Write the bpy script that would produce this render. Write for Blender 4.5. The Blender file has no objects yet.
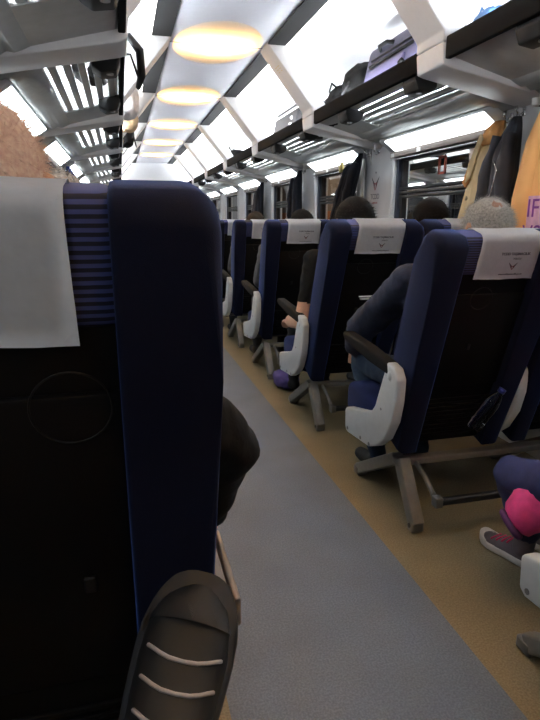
import bpy, bmesh, math, random
from mathutils import Vector, Matrix, noise
PI = math.pi
random.seed(7)
SC = bpy.context.scene
COL = SC.collection
def V(*a): return Vector(a)

# ------------------------------------------------------------ materials
def lin(c):
    return tuple(((v/255)/12.92 if v/255 <= .04045 else ((v/255+.055)/1.055)**2.4) for v in c)
def mat(name, rgb, rough=.6, metal=0, nscale=30, namt=.12, bump=0, bscale=200, sheen=0, spec=.5, sheen_tint=(1,1,1)):
    m = bpy.data.materials.new(name); m.use_nodes = True
    nt = m.node_tree; b = nt.nodes['Principled BSDF']
    c = lin(rgb)
    tc = nt.nodes.new('ShaderNodeTexCoord')
    n = nt.nodes.new('ShaderNodeTexNoise'); n.inputs['Scale'].default_value = nscale; n.inputs['Detail'].default_value = 3
    nt.links.new(tc.outputs['Object'], n.inputs['Vector'])
    r = nt.nodes.new('ShaderNodeValToRGB')
    r.color_ramp.elements[0].position = .3; r.color_ramp.elements[1].position = .7
    r.color_ramp.elements[0].color = tuple(v*(1-namt) for v in c)+(1,)
    r.color_ramp.elements[1].color = tuple(min(1, v*(1+namt)) for v in c)+(1,)
    nt.links.new(n.outputs['Fac'], r.inputs['Fac']); nt.links.new(r.outputs['Color'], b.inputs['Base Color'])
    b.inputs['Roughness'].default_value = rough; b.inputs['Metallic'].default_value = metal
    b.inputs['Specular IOR Level'].default_value = spec
    if sheen:
        b.inputs['Sheen Weight'].default_value = sheen; b.inputs['Sheen Roughness'].default_value = .4
        b.inputs['Sheen Tint'].default_value = tuple(sheen_tint)+(1,)
    if bump:
        n2 = nt.nodes.new('ShaderNodeTexNoise'); n2.inputs['Scale'].default_value = bscale
        nt.links.new(tc.outputs['Object'], n2.inputs['Vector'])
        bp = nt.nodes.new('ShaderNodeBump'); bp.inputs['Strength'].default_value = bump; bp.inputs['Distance'].default_value = .004
        nt.links.new(n2.outputs['Fac'], bp.inputs['Height']); nt.links.new(bp.outputs['Normal'], b.inputs['Normal'])
    return m
def emis(name, rgb, s):
    m = bpy.data.materials.new(name); m.use_nodes = True
    b = m.node_tree.nodes['Principled BSDF']
    b.inputs['Base Color'].default_value = (.8, .8, .8, 1)
    b.inputs['Emission Color'].default_value = tuple(rgb)+(1,); b.inputs['Emission Strength'].default_value = s
    return m
def bands(name, c1, c2, scale, axis='Z', rough=.8, pos=(.45, .55), sheen=0):
    m = mat(name, c1, rough, sheen=sheen); nt = m.node_tree; b = nt.nodes['Principled BSDF']
    tc = nt.nodes.new('ShaderNodeTexCoord'); w = nt.nodes.new('ShaderNodeTexWave')
    w.bands_direction = axis; w.inputs['Scale'].default_value = scale; w.inputs['Distortion'].default_value = .3
    nt.links.new(tc.outputs['Object'], w.inputs['Vector'])
    r = nt.nodes.new('ShaderNodeValToRGB'); r.color_ramp.elements[0].position, r.color_ramp.elements[1].position = pos
    r.color_ramp.elements[0].color = lin(c1)+(1,); r.color_ramp.elements[1].color = lin(c2)+(1,)
    nt.links.new(w.outputs['Fac'], r.inputs['Fac']); nt.links.new(r.outputs['Color'], b.inputs['Base Color'])
    return m
def checker(name, c1, c2, scale, rough=.6):
    m = mat(name, c1, rough); nt = m.node_tree; b = nt.nodes['Principled BSDF']
    tc = nt.nodes.new('ShaderNodeTexCoord'); w = nt.nodes.new('ShaderNodeTexChecker'); w.inputs['Scale'].default_value = scale
    w.inputs['Color1'].default_value = lin(c1)+(1,); w.inputs['Color2'].default_value = lin(c2)+(1,)
    nt.links.new(tc.outputs['Object'], w.inputs['Vector']); nt.links.new(w.outputs['Color'], b.inputs['Base Color'])
    return m
def speckle(name, c1, c2, c3, rough=.5):
    """vinyl with fine flecks and soft scuffs"""
    m = mat(name, c1, rough, spec=.35); nt = m.node_tree; b = nt.nodes['Principled BSDF']
    tc = nt.nodes.new('ShaderNodeTexCoord')
    n = nt.nodes.new('ShaderNodeTexNoise'); n.inputs['Scale'].default_value = 170; n.inputs['Detail'].default_value = 2
    n2 = nt.nodes.new('ShaderNodeTexNoise'); n2.inputs['Scale'].default_value = 3.5; n2.inputs['Detail'].default_value = 5
    for q in (n, n2): nt.links.new(tc.outputs['Object'], q.inputs['Vector'])
    r = nt.nodes.new('ShaderNodeValToRGB'); e = r.color_ramp.elements
    e[0].position = .36; e[0].color = lin(c2)+(1,); e[1].position = .64; e[1].color = lin(c3)+(1,)
    k = e.new(.5); k.color = lin(c1)+(1,)
    nt.links.new(n.outputs['Fac'], r.inputs['Fac'])
    r2 = nt.nodes.new('ShaderNodeValToRGB'); r2.color_ramp.elements[0].position = .3; r2.color_ramp.elements[1].position = .7
    r2.color_ramp.elements[0].color = (.8, .8, .8, 1); r2.color_ramp.elements[1].color = (1, 1, 1, 1)
    nt.links.new(n2.outputs['Fac'], r2.inputs['Fac'])
    mx = nt.nodes.new('ShaderNodeMix'); mx.data_type = 'RGBA'; mx.blend_type = 'MULTIPLY'; mx.inputs[0].default_value = 1
    nt.links.new(r.outputs['Color'], mx.inputs[6]); nt.links.new(r2.outputs['Color'], mx.inputs[7])
    nt.links.new(mx.outputs[2], b.inputs['Base Color'])
    return m

M = {}
M['blue_vinyl'] = speckle('blue_vinyl', (93, 106, 124), (83, 95, 112), (103, 117, 135))
M['tan_vinyl'] = speckle('tan_vinyl', (122, 112, 88), (110, 100, 77), (134, 123, 98))
M['white_panel'] = mat('white_panel', (226, 227, 230), .45, namt=.02)
M['lav_panel'] = mat('lav_panel', (214, 215, 224), .5, namt=.02)
M['grey_panel'] = mat('grey_panel', (196, 197, 200), .4, namt=.03, nscale=8)
M['dark_panel'] = mat('dark_panel', (105, 107, 112), .6)
M['strut_white'] = mat('strut_white', (214, 213, 214), .45, namt=.02)
M['alu'] = mat('alu', (172, 175, 175), .42, .45, nscale=20, namt=.06)
M['alu_dark'] = mat('alu_dark', (104, 102, 98), .4, .6, namt=.08)
M['chrome'] = mat('chrome', (220, 220, 220), .15, 1, namt=.02)
M['grille'] = checker('grille', (5, 5, 6), (26, 26, 28), 110, .9)
M['black_rail'] = mat('black_rail', (14, 14, 15), .9, namt=.1, spec=.05)
M['black_plastic'] = mat('black_plastic', (16, 16, 18), .6, namt=.15, spec=.25)
M['shell'] = mat('shell', (5, 5, 7), .6, namt=.15, spec=.15)
M['navy'] = mat('navy', (3, 6, 26), .9, namt=.12, nscale=300, bump=.15, bscale=900, sheen=.26, sheen_tint=(.15, .3, 1), spec=.15)
M['navy_cush'] = mat('navy_cush', (8, 19, 58), .9, namt=.15, nscale=200, sheen=.2, sheen_tint=(.3, .4, .9), spec=.15)
M['stripes'] = bands('stripes', (10, 13, 38), (52, 62, 116), 35, 'Z', .85)
M['paper'] = mat('paper', (230, 232, 237), .85, namt=.03, nscale=60, bump=.25, bscale=45)
M['ink'] = mat('ink', (86, 88, 96), .7)
M['red_ink'] = mat('red_ink', (140, 66, 74), .7)
M['white_plastic'] = mat('white_plastic', (196, 199, 200), .4, namt=.04)
M['pad'] = mat('pad', (14, 13, 14), .8, namt=.1, spec=.12)
M['frame_grey'] = mat('frame_grey', (104, 102, 98), .5, .2, namt=.1)
M['trim_grey'] = mat('trim_grey', (120, 122, 126), .4, .3)
M['rubber'] = mat('rubber', (18, 19, 22), .5)
M['reveal'] = mat('reveal', (52, 56, 70), .45)
M['blind'] = mat('blind', (112, 102, 96), .4, .4, nscale=12, namt=.15)
M['white_tag'] = mat('white_tag', (230, 230, 230), .5)
M['lamp'] = emis('lamp', (.90, .97, 1), 8.5)
M['tube'] = emis('tube', (.90, .96, 1), 165)
M['tube_fill'] = emis('tube_fill', (.93, .97, 1), 90)
M['led'] = emis('led', (1, .95, .88), 6)
M['red_sticker'] = mat('red_sticker', (150, 56, 40), .6)
M['yellow_mark'] = mat('yellow_mark', (196, 168, 66), .6)
M['outside_wall'] = mat('outside_wall', (112, 100, 88), .9, nscale=2, namt=.2)
M['outside_brown'] = mat('outside_brown', (150, 92, 48), .9, nscale=2, namt=.2)
M['outside_ground'] = mat('outside_ground', (60, 58, 56), .9)
M['yellow_paint'] = mat('yellow_paint', (200, 180, 110), .6)
M['blind_shade'] = mat('blind_shade', (176, 178, 176), .8)
M['curtain'] = mat('curtain', (190, 192, 188), .85, namt=.05)
M['skin'] = mat('skin', (214, 164, 134), .55, namt=.08, nscale=15)
M['scalp'] = mat('scalp', (142, 104, 86), .6, namt=.08, nscale=15)
M['eye'] = mat('eye', (40, 30, 26), .2)
M['lips'] = mat('lips', (150, 84, 76), .5)
def glass():
    m = bpy.data.materials.new('window_glass'); m.use_nodes = True; nt = m.node_tree
    for n in list(nt.nodes):
        if n.type != 'OUTPUT_MATERIAL': nt.nodes.remove(n)
    out = [n for n in nt.nodes if n.type == 'OUTPUT_MATERIAL'][0]
    t = nt.nodes.new('ShaderNodeBsdfTransparent'); t.inputs['Color'].default_value = (.72, .72, .7, 1)
    g = nt.nodes.new('ShaderNodeBsdfGlossy'); g.inputs['Roughness'].default_value = .02
    f = nt.nodes.new('ShaderNodeFresnel'); f.inputs['IOR'].default_value = 1.6
    mx = nt.nodes.new('ShaderNodeMixShader')
    nt.links.new(f.outputs[0], mx.inputs[0]); nt.links.new(t.outputs[0], mx.inputs[1]); nt.links.new(g.outputs[0], mx.inputs[2])
    nt.links.new(mx.outputs[0], out.inputs['Surface']); return m
M['glass'] = glass()
def translucent():
    m = bpy.data.materials.new('lamp_diffuser'); m.use_nodes = True; nt = m.node_tree
    for n in list(nt.nodes):
        if n.type != 'OUTPUT_MATERIAL': nt.nodes.remove(n)
    out = [n for n in nt.nodes if n.type == 'OUTPUT_MATERIAL'][0]
    t = nt.nodes.new('ShaderNodeBsdfTranslucent'); t.inputs['Color'].default_value = (.9, .88, .84, 1)
    d = nt.nodes.new('ShaderNodeBsdfDiffuse'); d.inputs['Color'].default_value = (.85, .85, .87, 1)
    mx = nt.nodes.new('ShaderNodeMixShader'); mx.inputs[0].default_value = .5
    nt.links.new(t.outputs[0], mx.inputs[1]); nt.links.new(d.outputs[0], mx.inputs[2])
    nt.links.new(mx.outputs[0], out.inputs['Surface']); return m
M['diffuser'] = translucent()
def clearplastic():
    m = mat('clear_plastic', (235, 240, 248), .04, namt=.01); b = m.node_tree.nodes['Principled BSDF']
    b.inputs['Transmission Weight'].default_value = 1.0; b.inputs['IOR'].default_value = 1.35; return m
M['clear'] = clearplastic()

# ------------------------------------------------------------ mesh helpers
def box(bm, lo, hi, mx=None, mi=0):
    vs = [bm.verts.new((x, y, z)) for x in (lo[0], hi[0]) for y in (lo[1], hi[1]) for z in (lo[2], hi[2])]
    fs = []
    for f in ((0, 1, 3, 2), (4, 6, 7, 5), (0, 4, 5, 1), (2, 3, 7, 6), (0, 2, 6, 4), (1, 5, 7, 3)):
        q = bm.faces.new([vs[i] for i in f]); q.material_index = mi; fs.append(q)
    if mx: bmesh.ops.transform(bm, matrix=mx, verts=vs)
    return vs
def rbox(bm, lo, hi, r=.01, seg=3, mx=None, mi=0):
    t = bmesh.new(); box(t, lo, hi)
    bmesh.ops.bevel(t, geom=t.edges[:], offset=r, segments=seg, affect='EDGES', profile=.5)
    join(bm, t, mx, mi)
def join(bm, t, mx=None, mi=0):
    mp = {}
    for v in t.verts: mp[v] = bm.verts.new(mx @ v.co if mx else v.co)
    for f in t.faces:
        try:
            q = bm.faces.new([mp[v] for v in f.verts]); q.material_index = mi; q.smooth = True
        except ValueError: pass
    t.free()
def prism(bm, poly, axis, a, b, bev=0, mi=0, mx=None, seg=2):
    """poly: 2D points; axis 'x': (y,z) extruded a..b along x; 'y': (x,z); 'z': (x,y)"""
    def P(p, q): return {'x': (q, p[0], p[1]), 'y': (p[0], q, p[1]), 'z': (p[0], p[1], q)}[axis]
    t = bmesh.new()
    A = [t.verts.new(P(p, a)) for p in poly]; B = [t.verts.new(P(p, b)) for p in poly]; n = len(poly)
    t.faces.new(A); t.faces.new(B[::-1])
    for i in range(n): t.faces.new((A[i], B[i], B[(i+1) % n], A[(i+1) % n]))
    bmesh.ops.recalc_face_normals(t, faces=t.faces[:])
    if bev: bmesh.ops.bevel(t, geom=t.edges[:], offset=bev, segments=seg, affect='EDGES', profile=.5)
    join(bm, t, mx, mi)
def tube(bm, pts, r, n=8, caps=True, mi=0):
    pts = [Vector(p) for p in pts]; rings = []
    rs = r if isinstance(r, (list, tuple)) else [r]*len(pts)
    up = None
    for i, p in enumerate(pts):
        d = (pts[min(i+1, len(pts)-1)]-pts[max(i-1, 0)]).normalized()
        if up is None: up = d.orthogonal().normalized()
        up = (up - d*up.dot(d)); up = up.normalized() if up.length > 1e-6 else d.orthogonal().normalized()
        s = d.cross(up)
        rings.append([bm.verts.new(p+(up*math.cos(2*PI*k/n)+s*math.sin(2*PI*k/n))*rs[i]) for k in range(n)])
    loft(bm, rings, caps, mi)
def loft(bm, rings, caps=True, mi=0):
    n = len(rings[0])
    for a, b in zip(rings, rings[1:]):
        for k in range(n):
            f = bm.faces.new((a[k], a[(k+1) % n], b[(k+1) % n], b[k])); f.smooth = True; f.material_index = mi
    if caps:
        f = bm.faces.new(rings[0][::-1]); f.material_index = mi
        f = bm.faces.new(rings[-1]); f.material_index = mi
def cyl(bm, p0, p1, r, n=16, mi=0): tube(bm, [p0, p1], r, n, True, mi)
def ball(bm, c, r, sub=2, mi=0):
    t = bmesh.new(); bmesh.ops.create_icosphere(t, subdivisions=sub, radius=1)
    r = r if isinstance(r, (tuple, list)) else (r, r, r)
    join(bm, t, Matrix.Translation(c) @ Matrix.Diagonal((*r, 1)), mi)
def obj(name, bm, m, parent=None, smooth=False, loc=None, rot=None, wn=False):
    bmesh.ops.recalc_face_normals(bm, faces=bm.faces[:])
    me = bpy.data.meshes.new(name); bm.to_mesh(me); bm.free()
    ms = m if isinstance(m, (list, tuple)) else [m]
    for q in ms: me.materials.append(M[q] if isinstance(q, str) else q)
    if smooth:
        for p in me.polygons: p.use_smooth = True
    o = bpy.data.objects.new(name, me); COL.objects.link(o)
    if parent: o.parent = parent
    if loc: o.location = loc
    if rot: o.rotation_euler = rot
    return o
def angle_smooth(o, ang=35):
    me = o.data; me.polygons.foreach_set('use_smooth', [True]*len(me.polygons))
    me.set_sharp_from_angle(angle=math.radians(ang)); return o
def thing(name, label, cat, loc=(0, 0, 0), rot=(0, 0, 0), group=None):
    o = bpy.data.objects.new(name, None); COL.objects.link(o); o.location = loc; o.rotation_euler = rot
    o.empty_display_size = .1
    return tag(o, label, cat, group)
def tag(o, label, cat, group=None):
    o['label'] = label; o['category'] = cat
    if group: o['group'] = group
    return o
def struct(name, bm, m, smooth=False, parent=None):
    o = obj(name, bm, m, parent, smooth)
    o['kind'] = 'structure'; return o
def dup(o, parent=None):
    c = o.copy(); COL.objects.link(c); c.parent = parent
    for ch in list(o.children): dup(ch, c)
    return c
def text_mesh(s, size, m, parent, mx, name='lettering', bold=0.0):
    cu = bpy.data.curves.new(name, 'FONT'); cu.body = s; cu.size = size; cu.align_x = 'CENTER'; cu.align_y = 'CENTER'
    cu.extrude = .0006; cu.offset = bold
    t = bpy.data.objects.new(name, cu); COL.objects.link(t)
    dg = bpy.context.evaluated_depsgraph_get(); me = bpy.data.meshes.new_from_object(t.evaluated_get(dg))
    bpy.data.objects.remove(t); me.transform(mx); me.name = name
    me.materials.clear(); me.materials.append(M[m])
    o = bpy.data.objects.new(name, me); COL.objects.link(o); o.parent = parent; return o
ORD = ['nearest', 'second', 'third', 'fourth', 'fifth', 'sixth', 'seventh', 'eighth', 'ninth', 'tenth']

# ------------------------------------------------------------ layout
WR, WL, CX = 2.10, -.55, .775          # side walls, car centre line
PITCH = 1.854                         # window bay
S0 = 2.53                             # near face of the strut of bay 0
YN, YF = -1.45, 13.66                  # rear and front bulkheads
SD = .25                              # strut depth along the car
ZC = 2.51
ROW = 1.18
def mir(x): return 2*CX - x
BAYS = range(-2, 6)

# ------------------------------------------------------------ camera
f = 560.; th = math.atan(140/f); ps = math.atan(150/f*math.cos(th))
cam = bpy.data.cameras.new('camera'); co = bpy.data.objects.new('camera', cam); COL.objects.link(co)
cam.sensor_fit = 'VERTICAL'; cam.sensor_height = 36; cam.lens = 36*f/720; cam.clip_start = .02
co.location = (0, 0, 1.25); co.rotation_euler = (PI/2-th, 0, -ps)
SC.camera = co

# ------------------------------------------------------------ floor
bm = bmesh.new()
box(bm, (WL-.1, YN-.1, -.08), (.2, YF+.1, 0), mi=1)
box(bm, (.2, YN-.1, -.08), (.94, YF+.1, 0), mi=0)
box(bm, (.94, YN-.1, -.08), (WR+.1, YF+.1, 0), mi=1)
struct('floor', bm, ['blue_vinyl', 'tan_vinyl'])

# ------------------------------------------------------------ walls with window openings
WY0, WY1, WZ0, WZ1 = 2.93, 4.22, .98, 1.76
def wall(name, x, s):
    bm = bmesh.new(); a, b = sorted((x, x+s*.14))
    box(bm, (a, YN, 0), (b, YF, WZ0)); box(bm, (a, YN, WZ1), (b, YF, 2.42))
    ys = [YN]
    for k in BAYS:
        y0, y1 = WY0+PITCH*k, WY1+PITCH*k
        if y1 > YF or y0 < YN: continue
        ys += [y0, y1]
    ys.append(YF)
    for i in range(0, len(ys), 2):
        if ys[i+1]-ys[i] > .02:
            box(bm, (a, ys[i], WZ0), (b, ys[i+1], WZ1))
            # soft rounded pilaster edges
            for y in (ys[i], ys[i+1]):
                if YN < y < YF: tube(bm, [(x-s*.0, y, WZ0), (x-s*.0, y, WZ1+.02)], .022, 10)
    o = struct(name, bm, 'grey_panel'); angle_smooth(o); return o
wall('wall_right', WR, 1); wall('wall_left', WL, -1)
bm = bmesh.new(); box(bm, (WL-.14, YF, 0), (WR+.14, YF+.1, 2.7)); struct('wall_front', bm, 'white_panel')
bm = bmesh.new(); box(bm, (WL-.14, YN-.1, 0), (WR+.14, YN, 2.7)); struct('wall_rear', bm, 'dark_panel')
# end door
bm = bmesh.new(); rbox(bm, (.35, YF-.03, .01), (1.25, YF-.001, 1.98), .012); d = struct('door_1', bm, 'grey_panel')
bm = bmesh.new(); rbox(bm, (.58, YF-.045, 1.0), (1.02, YF-.03, 1.7), .006); struct('door_glass', bm, 'rubber', parent=d)

# ------------------------------------------------------------ ceiling: centre panel with oval lamp openings, coved coffers over the racks
LAMPS = [S0+SD/2+.04+PITCH*k for k in range(-2, 6)]
EA, EB = .345, .53
bm = bmesh.new(); XI, XO = 1.13, 1.27
x0, x1 = mir(XI), XI
edges = [YN-.0] + [c+PITCH/2 for c in LAMPS[:-1]] + [YF]
N = 48
for i, c in enumerate(LAMPS):
    ya, yb = edges[i], edges[i+1]
    if c-EB < ya: ya = c-EB-.01
    inn, out = [], []
    for k in range(N):
        a = 2*PI*k/N; ca, sa = math.cos(a), math.sin(a)
        inn.append(bm.verts.new((CX+EA*ca*.93, c+EB*sa, ZC)))
        hx = (x1-CX)
        hy = (yb-c) if sa > 0 else (c-ya)
        t = min(hx/abs(ca) if abs(ca) > 1e-6 else 1e9, hy/abs(sa) if abs(sa) > 1e-6 else 1e9)
        out.append(bm.verts.new((CX+t*ca, c+t*sa, ZC)))
    for sx in (x0, x1):
        for sy in (ya, yb):
            min(out, key=lambda v: (v.co-Vector((sx, sy, ZC))).length).co = (sx, sy, ZC)
    for k in range(N):
        bm.faces.new((inn[k], inn[(k+1) % N], out[(k+1) % N], out[k]))
bmesh.ops.remove_doubles(bm, verts=bm.verts[:], dist=1e-5)
# upper skin closing the roof above the lamps
box(bm, (x0-.3, YN, 2.78), (x1+.3, YF, 2.80))
struct('ceiling', bm, 'lav_panel')
bm = bmesh.new()
for sgn in (1, -1):
    prof = []
    for i in range(13):
        t = i/12; x = XI + (WR-XI)*t
        z = ZC - .012*t - .20*max(0, (t-.45)/.55)**2
        prof.append((x, z))
    for (xa, za), (xb, zb) in zip(prof, prof[1:]):
        if sgn < 0: xa, xb = mir(xa), mir(xb)
        vs = [bm.verts.new(p) for p in ((xa, YN, za), (xb, YN, zb), (xb, YF, zb), (xa, YF, za))]
        bm.faces.new(vs).smooth = True
    # thin upstand that keeps light out of the roof void
bmesh.ops.remove_doubles(bm, verts=bm.verts[:], dist=1e-5)
g = bmesh.ops.extrude_face_region(bm, geom=bm.faces[:])
bmesh.ops.translate(bm, vec=(0, 0, .02), verts=[v for v in g['geom'] if isinstance(v, bmesh.types.BMVert)])
struct('ceiling_coffers', bm, 'white_panel')
# joint strips across the ceiling
for i, c in enumerate(LAMPS):
    bm = bmesh.new(); box(bm, (x0, c-.004, ZC-.004), (x1, c+.004, ZC+.001)); struct('trim_%d' % (i+1), bm, 'trim_grey')

# oval ceiling lamps
def oval_lamp(c, label):
    t = thing('ceiling_lamp', label, 'ceiling lamp', (CX, c, ZC), group='oval ceiling lamps')
    bm = bmesh.new(); rings = []
    cv = bm.verts.new((0, 0, -.012))
    for r in (.3, .6, .85, 1.0):
        rings.append([bm.verts.new((EA*.935*r*math.cos(2*PI*k/N), EB*1.005*r*math.sin(2*PI*k/N), -.012*(1-r*r)+.001)) for k in range(N)])
    for k in range(N): bm.faces.new((cv, rings[0][k], rings[0][(k+1) % N]))
    loft(bm, rings, False)
    obj('diffuser', bm, 'diffuser', t, True)
    bm = bmesh.new(); rings = []
    for r, z in ((1.02, .001), (1.0, .12), (.8, .22), (.4, .255)):
        rings.append([bm.verts.new((EA*r*math.cos(2*PI*k/N), EB*r*math.sin(2*PI*k/N), z)) for k in range(N)])
    loft(bm, rings, False); bm.faces.new(rings[-1])
    obj('housing', bm, 'black_plastic', t, True)
    l = bpy.data.lights.new('bulb', 'AREA'); l.shape = 'ELLIPSE'; l.size = .42; l.size_y = .34
    l.color = (1, .54, .15); l.energy = LAMP_W
    o = bpy.data.objects.new('bulb', l); COL.objects.link(o); o.parent = t; o.location = (0, 0, .10)
    return t
LAMP_W = 28
for i, c in enumerate(LAMPS):
    if i < 3: lb = ['warm oval ceiling lamp at the rear end of the car', 'warm oval ceiling lamp behind the camera', 'warm oval ceiling lamp overhead, just short of the nearest one in view'][i]
    else: lb = ['large warm oval ceiling lamp nearest in view', 'warm oval ceiling lamp second from the near end', 'warm oval ceiling lamp third from the near end',
          'small warm oval ceiling lamp fourth from the near end', 'tiny warm oval ceiling lamp nearest the end wall'][i-3]
    oval_lamp(c, lb)

# ------------------------------------------------------------ racks, struts, grilles, lamps per bay
ZF, ZB, XF = 2.0, 1.855, 1.483
def zr(x): return ZF + (ZB-ZF)*(x-XF)/(WR-XF)      # rack slopes down to the wall
def mx_side(s):  # right-hand geometry in (x,y,z); mirrored for the left
    return Matrix.Identity(4) if s > 0 else Matrix.Translation((2*CX, 0, 0)) @ Matrix.Diagonal((-1, 1, 1, 1))
def flip(bm, s):
    if s < 0:
        bmesh.ops.transform(bm, matrix=mx_side(s), verts=bm.verts[:])
        bmesh.ops.reverse_faces(bm, faces=bm.faces[:])
    return bm
SIDE = {1: 'right', -1: 'left'}
def rack(s, k):
    ya, yb = S0+PITCH*k+SD+.002, S0+PITCH*(k+1)-.002
    sd = SIDE[s]
    lb = {-1: 'luggage rack bay nearest the camera above the %s windows' % sd}.get(k, '%s luggage rack bay above the %s windows, counted from the near strut' % (['first', 'second', 'third', 'fourth', 'fifth', 'sixth'][max(k, 0)], sd))
    t = thing('luggage_rack', lb, 'luggage rack', group='luggage rack bays')
    bm = bmesh.new(); prism(bm, [(XF, ZF-.035), (XF+.03, ZF-.035), (XF+.03, ZF+.06), (XF, ZF+.06)], 'y', ya, yb, .006); obj('front_rail', flip(bm, s), 'black_rail', t)
    bm = bmesh.new()
    for i in range(5):
        x = XF+.05+i*.064
        prism(bm, [(x, zr(x)-.012), (x+.036, zr(x+.036)-.012), (x+.036, zr(x+.036)), (x, zr(x))], 'y', ya, yb, .003)
    obj('slats', flip(bm, s), 'alu', t)
    bm = bmesh.new(); xa = XF+.36
    poly = [(xa, zr(xa)-.02), (xa+.03, zr(xa)-.035)]
    for i in range(1, 8):
        x = xa+.03+i*.028; poly.append((x, zr(x)-.022-(.010 if i % 2 else 0)))
    poly += [(WR-.001, zr(WR)-.02), (WR-.001, zr(WR)+.0), (xa, zr(xa)+.003)]
    prism(bm, poly, 'y', ya, yb); obj('rear_panel', flip(bm, s), 'alu', t)
    # solid end plates of the slatted openings
    for y0, y1 in ((ya, ya+.05), (yb-.42, yb)):
        bm = bmesh.new()
        prism(bm, [(XF+.03, zr(XF)-.02), (xa, zr(xa)-.02), (xa, zr(xa)-.008), (XF+.03, zr(XF)-.008)], 'y', y0, y1, .002)
        obj('end_plate', flip(bm, s), 'alu', t)
    for off in (.38, 1.32):
        y = S0+PITCH*k+off
        bm = bmesh.new()
        prism(bm, [(XF+.03, ZF-.015), (XF+.15, ZF-.04), (XF+.15, ZF-.085), (XF+.11, ZF-.11), (XF+.04, ZF-.10), (XF+.02, ZF-.05)], 'y', y-.075, y+.075, .008)
        rl = obj('reading_light', flip(bm, s), 'black_plastic', t)
        bm = bmesh.new(); cyl(bm, (XF+.07, y-.03, ZF-.104), (XF+.07, y-.03, ZF-.110), .016, 12)
        obj('lens', flip(bm, s), 'trim_grey', rl)
    return t
def strut(s, k):
    y0 = S0+PITCH*k; sd = SIDE[s]
    lb = {-1: 'white strut just above the camera on the %s rack' % sd}.get(k, '%s white rack strut with cross beam along the %s side' % (ORD[max(k, 0)], sd))
    t = thing('rack_strut', lb, 'strut', group='white rack struts')
    bm = bmesh.new()
    prism(bm, [(XI-.012, ZC-.002), (XO+.05, ZC-.012), (XF+.115, ZF+.085), (XF+.115, ZF+.04), (XF-.012, ZF+.04), (XF-.012, ZF+.085)], 'y', y0, y0+SD, .008)
    obj('upright', flip(bm, s), 'strut_white', t)
    bm = bmesh.new()
    prism(bm, [(XF-.014, ZF+.037), (XF+.115, ZF+.037), (WR-.004, zr(WR)+.05), (WR-.004, zr(WR)-.03), (XF+.03, ZF-.065), (XF-.004, ZF-.055)], 'y', y0+.004, y0+SD-.004, .008)
    obj('beam', flip(bm, s), 'strut_white', t)
    bm = bmesh.new(); rbox(bm, (WR-.075, y0+.03, zr(WR)-.055), (WR-.02, y0+.075, zr(WR)+.012), .012)
    obj('end_cap', flip(bm, s), 'white_tag', t)
    # small pictogram strip on the aisle face
    bm = bmesh.new(); d = (Vector((XF-.012, 0, ZF+.085))-Vector((XI-.012, 0, ZC))).normalized(); n = Vector((-d.z, 0, d.x)); n = -n if n.x > 0 else n
    p = Vector((XI-.012, 0, ZC)) + d*.17
    for i in range(3):
        for j in range(2):
            q = p+d*(.02*i)+n*.001
            a, b = y0+.07+j*.06, y0+.115+j*.06-.01*i
            w = d*.004
            fv = [bm.verts.new(v) for v in ((q.x, a, q.z), (q.x, b, q.z), (q.x+w.x, b, q.z+w.z), (q.x+w.x, a, q.z+w.z))]
            bm.faces.new(fv)
    obj('notice', flip(bm, s), 'yellow_mark', t)
    return t
def grille(s, k):
    ya, yb = S0+PITCH*k+SD, S0+PITCH*(k+1); sd = SIDE[s]
    t = thing('ceiling_grille', '%s dark mesh grille strip along the %s edge of the ceiling' % (ORD[k+1], sd), 'vent', group='ceiling grilles')
    bm = bmesh.new(); box(bm, (XI-.005, ya, ZC-.016), (XO-.01, yb, ZC-.004)); obj('mesh_panel', flip(bm, s), 'grille', t)
    bm = bmesh.new(); rbox(bm, (XO-.008, ya, ZC-.020), (XO+.008, yb, ZC-.006), .003, 2); obj('light_strip', flip(bm, s), 'led', t)
    return t
def win_lamp(s, k):
    y0, y1 = WY0+PITCH*k+.0, WY1+PITCH*k-.06; sd = SIDE[s]
    nm = {-1: 'nearest', -2: 'rearmost'}.get(k) or ['second', 'third', 'fourth', 'fifth', 'sixth', 'seventh'][k]
    t = thing('window_lamp', '%s slanted white light panel above the %s windows' % (nm, sd), 'lamp', group='light panels above the windows')
    bm = bmesh.new(); prism(bm, [(WR-.002, 1.765), (WR-.02, 1.765), (WR-.115, 1.832), (WR-.115, 1.85), (WR-.002, 1.85)], 'y', y0-.04, y1+.10)
    obj('housing', flip(bm, s), 'grey_panel', t)
    bm = bmesh.new()
    q = [(WR-.022, 1.763), (WR-.117, 1.830), (WR-.121, 1.826), (WR-.026, 1.759)]
    prism(bm, q, 'y', y0, y1); obj('diffuser', flip(bm, s), 'lamp', t)
    return t
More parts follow.
